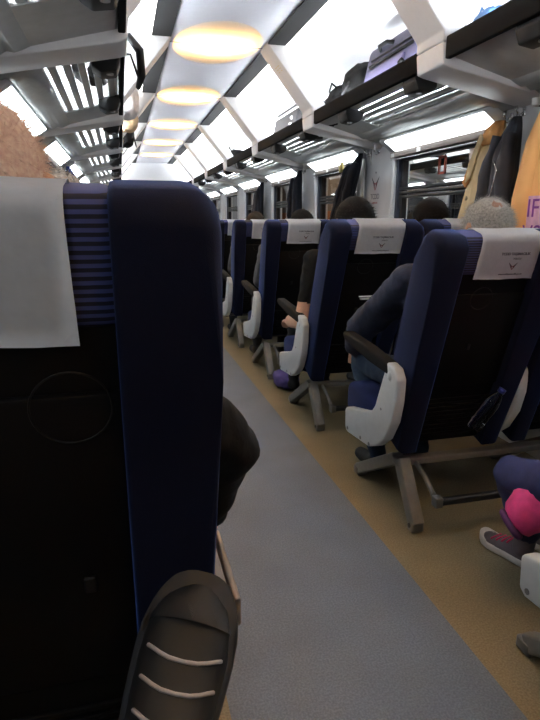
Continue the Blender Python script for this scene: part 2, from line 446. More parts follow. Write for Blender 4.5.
def tube_lamp(s, k):
    y0 = S0+PITCH*k+SD+.1; sd = SIDE[s]
    t = thing('tube_lamp', '%s fluorescent tube lighting the coved ceiling over the %s rack' % (['rearmost', 'nearest', 'second', 'third', 'fourth', 'fifth', 'sixth', 'seventh'][k+2], sd), 'lamp', group='fluorescent tubes over the racks')
    X = XF+.052
    bm = bmesh.new(); cyl(bm, (X, y0, 2.037), (X, y0+1.35, 2.037), .011, 12); obj('tube', flip(bm, s), 'tube', t)
    bm = bmesh.new(); cyl(bm, (WR-.06, y0, 2.12), (WR-.06, y0+1.35, 2.12), .009, 12); obj('tube', flip(bm, s), 'tube_fill', t)  # second, unseen tube by the wall, added to whiten the coffer
    bm = bmesh.new(); rbox(bm, (WR-.05, y0-.02, 2.06), (WR-.002, y0+1.37, 2.105), .004); obj('batten', flip(bm, s), 'white_tag', t)
    bm = bmesh.new(); rbox(bm, (XF+.032, y0-.02, 1.992), (X+.02, y0+1.37, 2.012), .003)  # unseen tray under the rail tube, added to block its light downward
    for y in (y0-.012, y0+1.345): rbox(bm, (X-.012, y, 2.008), (X+.012, y+.016, 2.052), .003)
    obj('batten', flip(bm, s), 'white_tag', t)
for s in (1, -1):
    for k in range(-2, 6):
        win_lamp(s, k) if WY1+PITCH*k < YF else None
        tube_lamp(s, k) if S0+PITCH*k+1.7 < YF and k >= -1 else None
    for k in range(-1, 6): rack(s, k); grille(s, k)
    for k in range(-1, 6): strut(s, k)

# ------------------------------------------------------------ windows
def window(n, s, k):
    y0, y1 = WY0+PITCH*k, WY1+PITCH*k
    root = bpy.data.objects.new('window_%d' % n, None); COL.objects.link(root); root['kind'] = 'structure'
    P = WR+.055
    bm = bmesh.new()
    for lo, hi in (((WR+.012, y0, WZ0), (WR+.10, y0+.05, WZ1)), ((WR+.012, y1-.05, WZ0), (WR+.10, y1, WZ1)), ((WR+.012, y0, WZ1-.035), (WR+.10, y1, WZ1)), ((WR+.0, y0, WZ0), (WR+.10, y1, WZ0+.04))):
        box(bm, lo, hi)
    struct('frame', flip(bm, s), 'reveal', parent=root)
    bm = bmesh.new()
    for lo, hi in (((P-.02, y0+.045, WZ0+.03), (P+.02, y0+.09, WZ1-.03)), ((P-.02, y1-.09, WZ0+.03), (P+.02, y1-.045, WZ1-.03)), ((P-.02, y0+.05, WZ1-.07), (P+.02, y1-.05, WZ1-.03)), ((P-.02, y0+.05, WZ0+.03), (P+.02, y1-.05, WZ0+.07))):
        box(bm, lo, hi)
    for z in (1.415, 1.445, 1.475): rbox(bm, (P-.03, y0+.05, z), (P+.02, y1-.05, z+.022), .006)
    struct('gasket', flip(bm, s), 'rubber', parent=root)
    bm = bmesh.new(); bm.faces.new([bm.verts.new(q) for q in ((P, y0+.06, WZ0+.05), (P, y1-.06, WZ0+.05), (P, y1-.06, WZ1-.05), (P, y0+.06, WZ1-.05))]); struct('pane', flip(bm, s), 'glass', parent=root)
    bm = bmesh.new(); rbox(bm, (WR-.028, y0-.005, WZ1-.045), (WR+.01, y1+.03, WZ1+.003), .006); struct('blind_rail', flip(bm, s), 'blind', parent=root)
    bm = bmesh.new(); rbox(bm, (WR-.018, y0-.005, WZ1-.062), (WR+.01, y1+.03, WZ1-.05), .003); struct('blind_bar', flip(bm, s), 'chrome', parent=root)
    bm = bmesh.new()
    for y in (y1-.42, y1-.015): box(bm, (WR-.031, y-.025, WZ1-.04), (WR-.027, y+.025, WZ1-.012))
    struct('blind_label', flip(bm, s), 'white_tag', parent=root)
    return root
n = 1; wins = {}
for s in (1, -1):
    for k in range(-1, 6):
        if WY1+PITCH*k < YF: wins[(s, k)] = window(n, s, k); n += 1
# red square sticker on the first window's pane
bm = bmesh.new(); y, z, P = 3.61, 1.615, WR+.05
for lo, hi in (((P-.001, y-.045, z+.045), (P, y+.045, z+.06)), ((P-.001, y-.045, z-.06), (P, y+.045, z-.045)), ((P-.001, y-.045, z-.06), (P, y-.03, z+.06)), ((P-.001, y+.03, z-.06), (P, y+.045, z+.06))): box(bm, lo, hi)
struct('pane_sticker', bm, 'red_sticker', parent=wins[(1, 0)])

# pillar emblem on the right wall
def emblem(parent, mx, sc=1, name='emblem'):
    bm = bmesh.new()
    for sx in (-1, 1):
        for i in range(3):
            a = [(sx*.006, .0-.012*i), (sx*(.058-.012*i), .046-.018*i), (sx*(.050-.012*i), .026-.018*i), (sx*.006, -.012-.012*i)]
            f = bm.faces.new([bm.verts.new((x*sc, y*sc, 0)) for x, y in a])
    bmesh.ops.transform(bm, matrix=mx, verts=bm.verts[:]); o = obj(name, bm, 'ink', parent)
    bm = bmesh.new()
    outer = [(-.022, .012), (0, .002), (.022, .012), (.020, -.02), (0, -.045), (-.020, -.02)]
    inner = [(x*.55, (y+.014)*.55-.014) for x, y in outer]
    A = [bm.verts.new((x*sc, y*sc, .0005)) for x, y in outer]; B = [bm.verts.new((x*sc, y*sc, .0005)) for x, y in inner]
    for i in range(6): bm.faces.new((A[i], A[(i+1) % 6], B[(i+1) % 6], B[i]))
    bmesh.ops.transform(bm, matrix=mx, verts=bm.verts[:]); obj('shield', bm, 'red_ink', o)
    return o
MW = lambda y, z, x=WR-.002: Matrix.Translation((x, y, z)) @ Matrix(((0, 0, -1), (-1, 0, 0), (0, 1, 0))).to_4x4()
t = thing('wall_emblem', 'winged railway emblem with lettering on the pillar between windows', 'emblem')
emblem(t, MW(4.55, 1.545), 1.3)
text_mesh('TCDD', .062, 'ink', t, MW(4.55, 1.44)); text_mesh('TAŞIMACILIK', .018, 'red_ink', t, MW(4.55, 1.39))
bm = bmesh.new(); cyl(bm, (WR-.004, 4.545, 1.635), (WR+.001, 4.545, 1.635), .008, 10); obj('screw', bm, 'trim_grey', t)

# wall seams
for i, y in enumerate((2.80, 4.655)):
    bm = bmesh.new(); box(bm, (WR-.002, y-.003, 1.7), (WR+.001, y+.003, 1.86)); struct('trim_%d' % (20+i), bm, 'rubber')

# coat hooks
def hook(y, z, label, s=1):
    t = thing('coat_hook', label, 'coat hook', group='chrome coat hooks')
    bm = bmesh.new(); rbox(bm, (WR-.008, y-.012, z-.02), (WR-.001, y+.012, z+.025), .004); obj('plate', flip(bm, s), 'chrome', t)
    bm = bmesh.new()
    tube(bm, [(WR-.006, y, z), (WR-.03, y, z-.012), (WR-.05, y, z+.005), (WR-.055, y, z+.03)], .006, 8)
    tube(bm, [(WR-.006, y, z-.01), (WR-.022, y, z-.03), (WR-.035, y, z-.022)], .005, 8)
    obj('prong', flip(bm, s), 'chrome', t, True); return t
hook(2.84, 1.79, 'chrome coat hook between the beige coat and navy jacket')
hook(2.74, 1.80, 'chrome coat hook just right of the navy jacket')
hook(2.57, 1.80, 'chrome coat hook beside the top of the orange hoodie')
hook(4.68, 1.80, 'chrome coat hook holding the slanting dark jacket')
hook(4.50, 1.80, 'chrome coat hook above the winged emblem')
hook(6.45, 1.80, 'chrome coat hook with the short black jacket beyond the second window')
hook(8.25, 1.80, 'chrome coat hook with the long black coat beyond the third window')
for i, k in enumerate((1, 2, 3, 4)):
    hook(S0+PITCH*k+.12, 1.80, '%s chrome coat hook along the left wall' % ['nearest', 'second', 'third', 'fourth'][i], -1)

# ------------------------------------------------------------ outside
bm = bmesh.new(); box(bm, (4.6, -3, -1), (4.7, 18, 1.45), mi=1); box(bm, (4.6, -3, 1.45), (4.7, 18, 3.6), mi=0); struct('wall_station', bm, ['outside_wall', 'outside_brown'])
bm = bmesh.new(); box(bm, (2.6, -3, -1), (4.6, 18, -.4)); struct('ground_platform', bm, 'outside_ground')
t = thing('platform_post', 'pale yellow post on the platform seen through the first window', 'post', (2.85, 4.66, -.4))
bm = bmesh.new(); cyl(bm, (0, 0, 0), (0, 0, 3.2), .055, 16); obj('shaft', bm, 'yellow_paint', t, True)
bm = bmesh.new(); rbox(bm, (-.12, -.12, 0), (.12, .12, .06), .01); obj('base', bm, 'yellow_paint', t)
def arealight(name, loc, rot, sx, sy, col, e, parent=None):
    l = bpy.data.lights.new(name, 'AREA'); l.shape = 'RECTANGLE'; l.size = sx; l.size_y = sy; l.color = col; l.energy = e
    o = bpy.data.objects.new(name, l); COL.objects.link(o); o.location = loc; o.rotation_euler = rot
    if parent: o.parent = parent
    return o
arealight('platform_fill', (2.5, 7, 3.3), (0, math.radians(-62), 0), .3, 12, (1, .85, .68), 300)  # unseen strip light, added to brighten the station wall outside

# ------------------------------------------------------------ seats
HZ = .36
def make_back(parent, xc, L, tilt, hw, ring_off, net=True, text=True, label=None, cover_off=0, cover_drop=.158):
    """backrest (rear shell) with bolsters, headrest, cover... in hinge-local axes: z up the back, +y towards the sitter"""
    loc = (xc, 0, HZ); rot = (math.radians(tilt), 0, 0)
    bm = bmesh.new(); rbox(bm, (-hw+.09, -.04, -.02), (hw-.09, -.01, L-.13), .012)
    for i in range(9):                      # ribbed lower shell
        rbox(bm, (-hw+.1, -.046, .02+i*.022), (hw-.1, -.037, .031+i*.022), .003, 2)
    b = obj('backrest', bm, 'shell', parent, loc=loc, rot=rot); angle_smooth(b)
    for sx in (-1, 1):
        bm = bmesh.new()
        t = bmesh.new()
        prof = [(-.085, -.03), (.07, -.03), (.085, .12), (.085, .40), (.07, L-.12), (.06, L-.03), (.03, L), (-.05, L), (-.085, L-.03), (-.085, L-.20)]
        prism(t, prof, 'x', sx*(hw-.113), sx*hw, 0)
        bmesh.ops.bevel(t, geom=[e for e in t.edges if all(abs(abs(v.co.x)-hw) < 1e-5 for v in e.verts)], offset=.034, segments=5, affect='EDGES', profile=.5)
        bmesh.ops.bevel(t, geom=[e for e in t.edges if all(abs(abs(v.co.x)-(hw-.113)) < 1e-5 for v in e.verts)], offset=.008, segments=2, affect='EDGES', profile=.5)
        for v in t.verts:
            if abs(v.co.x) > hw-.06: v.co.x -= sx*.022*max(0, (L-.1-v.co.z)/L)
        join(bm, t); o = obj('side_bolster', bm, 'navy', b); angle_smooth(o, 50)
    bm = bmesh.new(); rbox(bm, (-hw+.1, -.048, L-.15), (hw-.1, .055, L-.004), .022, 4); h = obj('headrest', bm, 'stripes', b); angle_smooth(h, 60)
    bm = bmesh.new(); rbox(bm, (-hw+.1, -.03, .06), (hw-.1, .055, L-.19), .03, 4); o = obj('back_cushion', bm, 'navy_cush', b); angle_smooth(o, 60)
    # paper cover
    bm = bmesh.new(); prof = []
    def arc(cy, cz, r, a0, a1, n):
        return [(cy+r*math.cos(math.radians(a0+(a1-a0)*i/n)), cz+r*math.sin(math.radians(a0+(a1-a0)*i/n))) for i in range(n+1)]
    yr, yf, R = -.052, .059, .026
    prof = [(yr-.003, L-cover_drop+cover_drop*i/6*.8) for i in range(6)] + arc(yr+R, L-R+.001, R, 180, 90, 5) + arc(yf-R, L-R+.001, R, 90, 0, 5) + [(yf, L-.08), (yf+.004, L-.19)]
    W = .143; nx = 14; grid = []
    for i in range(nx+1):
        u = -1+2*i/nx; x = cover_off+u*W
        grid.append([])
        for j, (y, z) in enumerate(prof):
            wv = .0025*math.sin(u*7+j*1.3)*(1 if j < 4 or j > 15 else .2)
            gx = x*(1+(.03*(6-j)/6 if j < 6 else 0))
            grid[-1].append(bm.verts.new((gx, y-abs(wv) if y < 0 else y+abs(wv), z+.0012*math.sin(u*5))))
    for i in range(nx):
        for j in range(len(prof)-1):
            bm.faces.new((grid[i][j], grid[i+1][j], grid[i+1][j+1], grid[i][j+1])).smooth = True
    g = bmesh.ops.solidify(bm, geom=bm.faces[:], thickness=.0015)
    cv = obj('headrest_cover', bm, 'paper', b, True)
    cv['label'] = 'white paper cover over the top'
    if text:
        mx = lambda z, x=0: Matrix.Translation((cover_off+x, -.0600, L+z)) @ Matrix.Rotation(PI/2, 4, 'X')
        text_mesh('TCDD TAŞIMACILIK', .013, 'ink', cv, mx(-.062), bold=.0003); text_mesh('YOLCU', .010, 'ink', cv, mx(-.080, .01))
        e = emblem(cv, mx(-.108), .32); text_mesh('www.tcddtasimacilik.gov.tr', .009, 'ink', cv, mx(-.138))
    # folded table with pale edge, round recess, latch, net
    bm = bmesh.new(); rbox(bm, (-hw+.11, -.052, .27), (hw-.11, -.038, L-.22), .006, 2); tb = obj('folding_table', bm, 'shell', b); angle_smooth(tb)
    bm = bmesh.new(); pts = [(ring_off+.044*math.cos(a*PI/16), -.0525, L-.235+.044*math.sin(a*PI/16)) for a in range(33)]; tube(bm, pts, .0014, 6, False); obj('recess_ring', bm, 'black_plastic', tb, True)
    bm = bmesh.new(); rbox(bm, (ring_off-.008, -.06, .44), (ring_off+.008, -.052, .465), .003, 2); obj('latch', bm, 'black_plastic', tb)
    if net:
        bm = bmesh.new()
        for i in range(6):
            z = .055+i*.032
            tube(bm, [(-hw+.115, -.045, z+.01), (-hw+.2, -.085, z-.004), (0, -.09, z-.008), (hw-.2, -.085, z-.004), (hw-.115, -.045, z+.01)], .0016, 5)
        obj('magazine_net', bm, 'pad', b)
    return b
def arm_panel(bm, x, sx):
    # outline from the photo: rounded L with heel, (y,z)
    P = [(-.06, .66), (-.05, .695), (-.09, .705), (-.14, .695), (-.172, .655), (-.168, .56), (-.145, .47), (-.09, .38), (-.02, .325), (.06, .29), (.30, .268), (.325, .285), (.332, .375), (.315, .39), (.12, .435), (.045, .46), (.01, .50), (-.02, .57)]
    prism(bm, P, 'x', x-.022, x+.022, .010, seg=3)
def make_legs(parent, xa, xb):
    bm = bmesh.new()
    rbox(bm, (xa-.03, -.05, .232), (xb+.03, .0, .262), .006)
    rbox(bm, (xa-.03, .26, .255), (xb+.03, .30, .28), .006)
    o = obj('frame_beam', bm, 'frame_grey', parent); angle_smooth(o)
    for x in (xa, xb):
        def bar(p0, p1, w, tt):
            bm = bmesh.new()
            d = Vector((0, p1[0]-p0[0], p1[1]-p0[1])); L = d.length; d.normalize(); s = Vector((0, -d.z, d.y))
            a = Vector((x, p0[0], p0[1]))
            mx = Matrix(((1, 0, 0, a.x), (0, d.y, s.y, a.y), (0, d.z, s.z, a.z), (0, 0, 0, 1)))
            rbox(bm, (-tt, 0, -w), (tt, L, w), .008, 3, mx)
            return bm
        o = obj('leg', bar((-.03, .26), (-.185, .03), .03, .026), 'frame_grey', parent); angle_smooth(o)
        bm = bmesh.new(); rbox(bm, (x-.028, -.20, .001), (x+.028, -.155, .05), .01); cyl(bm, (x-.031, -.178, .03), (x-.02, -.178, .03), .01, 10, 1)
        obj('foot', bm, ['frame_grey', 'rubber'], o)
        o = obj('leg', bar((0, .25), (.385, .03), .028, .026), 'frame_grey', parent); angle_smooth(o)
        bm = bmesh.new(); rbox(bm, (x-.028, .355, .001), (x+.028, .415, .045), .01); obj('foot', bm, 'frame_grey', o)
    # footrest hung from the rear beam
    fr = bmesh.new(); rbox(fr, (xa+.05, -.245, .135), (xb-.02, -.215, .165), .008); o = obj('footrest', fr, 'rubber', parent)
    for x in (xa+.06, xb-.05):
        bm = bmesh.new(); tube(bm, [(x, -.04, .245), (x, -.13, .21), (x, -.225, .15)], .011, 8); rbox(bm, (x-.016, -.25, .13), (x+.016, -.21, .175), .005)
        obj('hanger', bm, 'frame_grey', o, True)
def cushion(parent, xc, hw, d=.50):
    bm = bmesh.new(); rbox(bm, (-hw+.03, .02, .31), (hw-.03, d, .465), .035, 4); o = obj('seat_cushion', bm, 'navy_cush', parent, loc=(xc, 0, 0)); angle_smooth(o, 60)
def arm(parent, x, sx, pad=True):
    bm = bmesh.new(); arm_panel(bm, x, sx); o = obj('armrest', bm, 'white_plastic', parent); angle_smooth(o); o['label'] = 'pale grey armrest side panel'
    bm = bmesh.new(); cyl(bm, (x-.0235, -.11, .655), (x-.021, -.11, .655), .018, 16)
    tube(bm, [(x-.0225, -.11+.02*math.cos(a*PI/8), .655+.02*math.sin(a*PI/8)) for a in range(17)], .0012, 5, False); obj('pivot_cap', bm, 'white_plastic', o, True)
    bm = bmesh.new(); cyl(bm, (x-.0235, -.05, .50), (x-.021, -.05, .50), .006, 8)
    obj('screw', bm, 'trim_grey', o)
    for y in (.05, .14, .29):
        bm = bmesh.new(); cyl(bm, (x-.0235, y, .31-y*.06), (x-.021, y, .31-y*.06), .009, 8); obj('screw', bm, 'trim_grey', o)
    if pad:
        bm = bmesh.new(); prism(bm, [(-.09, .70), (-.1, .655), (.1, .668), (.36, .705), (.385, .725), (.375, .745), (.1, .725)], 'x', x-.025, x+.03, .010, seg=3)
        a = obj('armrest_pad', bm, 'pad', parent); angle_smooth(a)
def table_edge(b, hw):
    tb = [c for c in b.children if c.name.startswith('folding_table')][0]
    bm = bmesh.new(); rbox(bm, (-.02, -.062, .520), (hw-.12, -.05, .528), .002); rbox(bm, (-.03, -.060, .536), (hw-.12, -.05, .541), .002)
    obj('table_edge', bm, 'white_tag', tb)
def side_rail(parent, x):
    bm = bmesh.new()
    rbox(bm, (x-.014, .09, .515), (x+.004, .36, .575), .005)
    o = obj('armrest', bm, 'rail_beige', parent); angle_smooth(o)
    bm = bmesh.new(); rbox(bm, (x+.012, .09, .505), (x+.024, .34, .565), .005); q = obj('outer_rail', bm, 'rail_beige', o); angle_smooth(q)
    bm = bmesh.new()
    for y in (.13, .30): rbox(bm, (x-.04, y-.015, .44), (x+.018, y+.015, .52), .004)
    rbox(bm, (x-.06, .07, .40), (x-.012, .30, .45), .006); obj('bracket', bm, 'rubber', o)
M['rail_beige'] = mat('rail_beige', (150, 138, 130), .5, namt=.08)
def seat_unit(name, label, y, tilt, double=True, L=.885, x0=1.03, ring=-.03, text=True, dy=0, co=0, pad=True, edge=False):
    hw = .266
    t = thing(name, label, 'train seat', (0, y, 0), group='double seats along the right side' if double else 'single seats along the left side')
    if double:
        for xc in (x0+hw, x0+3*hw):
            b = make_back(t, xc, L, tilt, hw, ring, text=text, cover_off=co); b.location.y = dy; table_edge(b, hw) if edge else None; cushion(t, xc, hw, .50 if pad else .34)
        make_legs(t, x0+.075, x0+.85)
        arm(t, x0-.022, -1, pad)
        arm(t, x0+2*hw, 0, False)
    else:
        xc = x0
        make_back(t, xc, L, tilt, hw-.004, ring, text=text, cover_off=co); cushion(t, xc, hw)
        make_legs(t, xc-.2, xc+.2)
        side_rail(t, xc+hw+.046)
    return t
TILT = [14, 17, 23, 18, 16, 17, 15, 18, 16]
DY = [0, -.01, -.06, 0, 0, 0, 0, 0, 0]; CO = [0, .055, .034, .045, .05, .03, .03, 0, 0]
ZT = [1.21, 1.21, 1.243, 1.245, 1.245, 1.245, 1.245]
RLAB = ['nearest double seat, only its pale armrest end showing by the pink jacket',
        'navy double seat whose rear net holds a water bottle',
        'navy double seat behind the elderly man, white cover clear of its neighbours',
        'navy double seat third back in the right row, person with bare hand sitting ahead',
        'navy double seat fourth back along the right row',
        'navy double seat fifth back along the right row, partly behind the near seat',
        'navy double seat sixth back along the right row',
        'navy double seat seventh back along the right row',
        'navy double seat last along the right row']
RLAB[1] = 'navy double seat whose rear net holds a water bottle'
RLAB[2] = 'navy double seat just beyond the bottle seat, whole white cover and pale table edge showing'
RLAB[3] = 'navy double seat third along the right row, just beyond the bare forearm'
RH0, LH0 = .86, .80
for k in range(7):
    seat_unit('double_seat', RLAB[k], RH0+ROW*k-(.07 if k == 0 else 0), TILT[k], L=(ZT[k]-HZ)/math.cos(math.radians(TILT[k])), edge=k == 2, dy=DY[k], co=CO[k], pad=k > 0)
LX = -.16
seat_unit('single_seat', 'large navy single seat filling the left foreground with a plain white cover', LH0, 10, False, L=.942, x0=LX, ring=.095, text=False, co=-.035)
seat_unit('single_seat', 'navy single seat hidden just ahead of the large foreground seat', LH0+ROW, 12, False, L=.90, x0=LX, ring=.095)

# water bottle in the rear net
def bottle(label, p0, p1):
    t = thing('water_bottle', label, 'bottle', p0)
    d = (Vector(p1)-Vector(p0)); L = d.length; q = d.to_track_quat('Z', 'Y'); t.rotation_mode = 'QUATERNION'; t.rotation_quaternion = q
    prof = [(.0, .0), (.024, .001), (.028, .008), (.027, .03), (.030, .036), (.028, .05), (.030, .064), (.028, .08), (.030, .096), (.028, .112), (.0295, .125), (.024, .15), (.014, .172), (.012, .182)]
    bm = bmesh.new(); rings = [[bm.verts.new((r*math.cos(2*PI*k/20), r*math.sin(2*PI*k/20), z)) for k in range(20)] for r, z in prof[1:]]
    loft(bm, rings, True); obj('body', bm, 'clear', t, True)
    bm = bmesh.new(); cyl(bm, (0, 0, .180), (0, 0, .198), .0145, 16); obj('cap', bm, 'bottle_cap', t, True)
M['bottle_cap'] = mat('bottle_cap', (40, 44, 120), .4)
bottle('clear plastic water bottle tilted in the net on the back of a right seat', (1.315, 1.835, .44), (1.405, 1.795, .61))

# ------------------------------------------------------------ people
def person(label, origin, segs, mats, voxel=.014, smooth_it=6):
    """segs: (p0, r0, p1, r1, class); one continuous skin grown around tapered limbs, classes pick clothing or skin"""
    bm = bmesh.new()
    for p0, r0, p1, r1, c in segs:
        p0, p1 = Vector(p0), Vector(p1); d = p1-p0; L = d.length
        if L < 1e-4: ball(bm, p0, r0, 2); continue
        q = d.normalized(); u = q.orthogonal().normalized(); w = q.cross(u); rings = []
        n = 14; al = math.asin(max(-.95, min(.95, (r0-r1)/L)))
        for i in range(-5, 1):
            a = PI/2*i/5.001*(1)
            a = -PI/2 + (i+5)/5*(PI/2+al) if True else a
            rings.append([bm.verts.new(p0+q*r0*math.sin(a)+(u*math.cos(2*PI*k/n)+w*math.sin(2*PI*k/n))*max(1e-4, r0*math.cos(a))) for k in range(n)])
        for i in range(0, 6):
            a = al+(PI/2-al)*i/5
            rings.append([bm.verts.new(p1+q*r1*math.sin(a)+(u*math.cos(2*PI*k/n)+w*math.sin(2*PI*k/n))*max(1e-4, r1*math.cos(a))) for k in range(n)])
        loft(bm, rings, True)
    bmesh.ops.recalc_face_normals(bm, faces=bm.faces[:])
    me = bpy.data.meshes.new('tmp'); bm.to_mesh(me); bm.free()
    t = bpy.data.objects.new('tmp', me); COL.objects.link(t)
    md = t.modifiers.new('r', 'REMESH'); md.mode = 'VOXEL'; md.voxel_size = voxel
    sm = t.modifiers.new('s', 'SMOOTH'); sm.iterations = smooth_it; sm.factor = .5
    dg = bpy.context.evaluated_depsgraph_get(); m2 = bpy.data.meshes.new_from_object(t.evaluated_get(dg))
    bpy.data.objects.remove(t)
    names = []
    for q in segs:
        if q[4] not in names: names.append(q[4])
    m2.materials.clear()
    for nm in names: m2.materials.append(M[mats[nm]])
    S = [(Vector(a), ra, Vector(b), rb, names.index(c)) for a, ra, b, rb, c in segs]
    for p in m2.polygons:
        c = p.center; best = 1e9; bi = 0
        for a, ra, b, rb, i in S:
            d = b-a; t_ = max(0, min(1, (c-a).dot(d)/max(1e-9, d.length_squared)))
            e = (c-(a+d*t_)).length-(ra+(rb-ra)*t_)
            if e < best: best, bi = e, i
        p.material_index = bi; p.use_smooth = True
    soft = set(i for i, nm in enumerate(names) if nm in ('shirt', 'trousers'))
    vc = {}
    for p in m2.polygons:
        for vi in p.vertices: vc.setdefault(vi, p.material_index)
    nrm = [v.normal.copy() for v in m2.vertices]
    for v in m2.vertices:
        if vc.get(v.index) in soft:
            q = v.co*9; w = noise.noise(Vector((q.x, q.y*1.6, q.z*2.2)))*.006+noise.noise(v.co*26)*.004
            v.co += nrm[v.index]*w
    m2.name = 'person'
    o = bpy.data.objects.new('person', m2); COL.objects.link(o); o.location = origin
    return tag(o, label, 'person')
def head_segs(c, yaw=0, s=1, face=True):
    R = Matrix.Rotation(yaw, 3, 'Z'); c = Vector(c); g = lambda x, y, z: c+R @ Vector((x*s, y*s, z*s))
    q = [(g(0, -.02, .02), .088*s, g(0, .02, .015), .085*s, 'skin'), (g(0, .02, .0), .08*s, g(0, .045, -.07), .048*s, 'skin'),
         (g(0, .085, -.005), .012*s, g(0, .112, -.032), .016*s, 'skin')]
    for sx in (-1, 1): q.append((g(sx*.088, .0, -.03), .014*s, g(sx*.094, -.012, .012), .018*s, 'skin'))
    if face:
        for sx in (-1, 1): q.append((g(sx*.033, .088, .012), .012*s, g(sx*.033, .0881, .0121), .012*s, 'eye'))
        q.append((g(-.018, .09, -.062), .009*s, g(.018, .09, -.062), .009*s, 'lips'))
    return q
def hand_segs(w, d, n, side, s=1, curl=.5):
    """wrist w, pointing d, back-of-hand normal n, side +1: thumb along +(d x n)"""
    w, d, n = Vector(w), Vector(d).normalized(), Vector(n); n = (n-d*n.dot(d)).normalized(); x = d.cross(n)*side
    q = []
    for i, L in enumerate((.036, .042, .040, .031)):
        o = (.026-.0175*i)*s
        k = w+x*o+d*.085*s
        q.append((w+x*o*.6+d*.01*s, .017*s, k, .0115*s, 'skin'))
        a = k+(d*math.cos(curl)-n*math.sin(curl))*L*s
        b = a+(d*math.cos(curl*2.2)-n*math.sin(curl*2.2))*L*.75*s
        q += [(k, .0105*s, a, .0095*s, 'skin'), (a, .0095*s, b, .008*s, 'skin')]
    a = w+x*.032*s+d*.03*s; b = a+(x*.6+d*.8-n*.3).normalized()*.035*s; c = b+(x*.2+d*.9-n*.5).normalized()*.028*s
    q += [(w+x*.012*s+d*.012*s, .018*s, a, .013*s, 'skin'), (a, .0125*s, b, .011*s, 'skin'), (b, .011*s, c, .009*s, 'skin')]
    return q
def seated(hc=(0, 0, 1.245), tuck=0, arms=None, s=1.0, legs=True, shoulders=None, bare_forearm=(), yaw=0, sw=.175):
    q = [((0, .165, .59), .115, (0, .10, .78), .105, 'shirt'), ((0, .10, .78), .105, (0, .05, .97), .115, 'shirt'),
         ((-sw, .045, 1.02), .062, (sw, .045, 1.02), .062, 'shirt'), ((-.09, .06, .94), .09, (.09, .06, .94), .09, 'shirt'),
         ((-.06, .17, .57), .105, (.06, .17, .57), .105, 'trousers'),
         ((0, .03, 1.04), .06, (hc[0]*.8, hc[1]+.0, hc[2]-.10), .05, 'skin')]
    q += head_segs(hc, yaw, s)
    for sx in (-1, 1):
        if legs:
            q += [((sx*.085, .19, .555), .085, (sx*.12, .57, .545), .062, 'trousers'), ((sx*.12, .57, .54), .062, (sx*.12, .61-tuck, .13), .045, 'trousers'),
                  ((sx*.12, .60-tuck, .07), .045, (sx*.12, .68-tuck, .05), .042, 'shoe'), ((sx*.12, .68-tuck, .05), .042, (sx*.125, .80-tuck, .042), .034, 'shoe')]
        el, wr = (arms or {}).get(sx, ((sx*.215, .14, .76), (sx*.10, .34, .66)))
        q += [((sx*sw, .045, 1.02), .062, Vector(el).lerp(Vector((sx*sw, .045, 1.02)), .35 if sx in bare_forearm else 0), .05, 'shirt'), (Vector(el).lerp(Vector((sx*sw, .045, 1.02)), .35), .045, el, .048, 'skin' if sx in bare_forearm else 'shirt'), (el, .05, Vector(el).lerp(Vector(wr), .9), .046 if sx in bare_forearm else .036, 'skin' if sx in bare_forearm else 'shirt')]
        d = (Vector(wr)-Vector(el)).normalized()
        q += hand_segs(wr, d, (0, 0, 1), -sx)
    return q
def hair(parent, c, col, s=1.0, bald=None, strands=1800, ln=.03, back=.0, thick=1.06, long=False, yaw=0, sw=.0011, seed=1, name='hair', spot=None, namt=.35):
    rnd = random.Random(seed); R = Matrix.Rotation(yaw, 3, 'Z')
    m = 'hair_'+name+str(seed)
    M[m] = mat(m, col, .8, nscale=120, namt=namt, spec=.15)
    bm = bmesh.new(); t = bmesh.new(); bmesh.ops.create_icosphere(t, subdivisions=4, radius=1)
    keep = []
    def shape(v):
        n = v.normalized(); k = thick+.04*noise.noise(n*4+Vector((seed, 0, 0)))
        return Vector((n.x*.092*k, n.y*.112*k-.004, n.z*.108*k+.018))*s
    def ok(n):
        if n.y > .45 and n.z < .62: return False
        if n.z < -.45 and not long: return False
        return True
    dl = [v for v in t.verts if not ok(v.co.normalized())]
    bmesh.ops.delete(t, geom=dl, context='VERTS')
    for v in t.verts:
        v.co = shape(v.co)
        if long and v.co.z < 0: v.co.z *= 1.5
    inspot = lambda n: spot and (n-Vector(spot[:3]).normalized()).length < spot[3]*(1+.5*noise.noise(n*9))
    pts = [(v.co.copy(), v.co.normalized()) for v in t.verts if not inspot((v.co-Vector((0, 0, .018))).normalized())]
    for fc in t.faces: fc.material_index = 1 if inspot((fc.calc_center_median()-Vector((0, 0, .018))).normalized()) else 0
    g = bmesh.ops.solidify(t, geom=t.faces[:], thickness=.012*s)
    mi_ = {}
    for v in t.verts: mi_[v] = bm.verts.new(v.co)
    for fc in t.faces:
        q = bm.faces.new([mi_[v] for v in fc.verts]); q.material_index = fc.material_index
    t.free()
    for i in range(strands):
        p, n = rnd.choice(pts); p = p+Vector((rnd.uniform(-1, 1), rnd.uniform(-1, 1), rnd.uniform(-1, 1)))*.006
        d = (n*.75+Vector((rnd.uniform(-.6, .6), rnd.uniform(-.8, .1), rnd.uniform(-.75, .25)))).normalized()
        a = d.orthogonal().normalized()
        L = ln*rnd.uniform(.5, 1.2)*s
        q = p+d*L+Vector((0, -.2, -.35))*L*.6
        fv = [bm.verts.new(p-a*sw-n*.004), bm.verts.new(p+a*sw-n*.004), bm.verts.new(q)]
        bm.faces.new(fv)
    bmesh.ops.transform(bm, matrix=Matrix.Translation(c) @ R.to_4x4(), verts=bm.verts[:])
    o = obj('hair', bm, [m, 'scalp'], parent); o.data.polygons.foreach_set('use_smooth', [True]*len(o.data.polygons)); return o

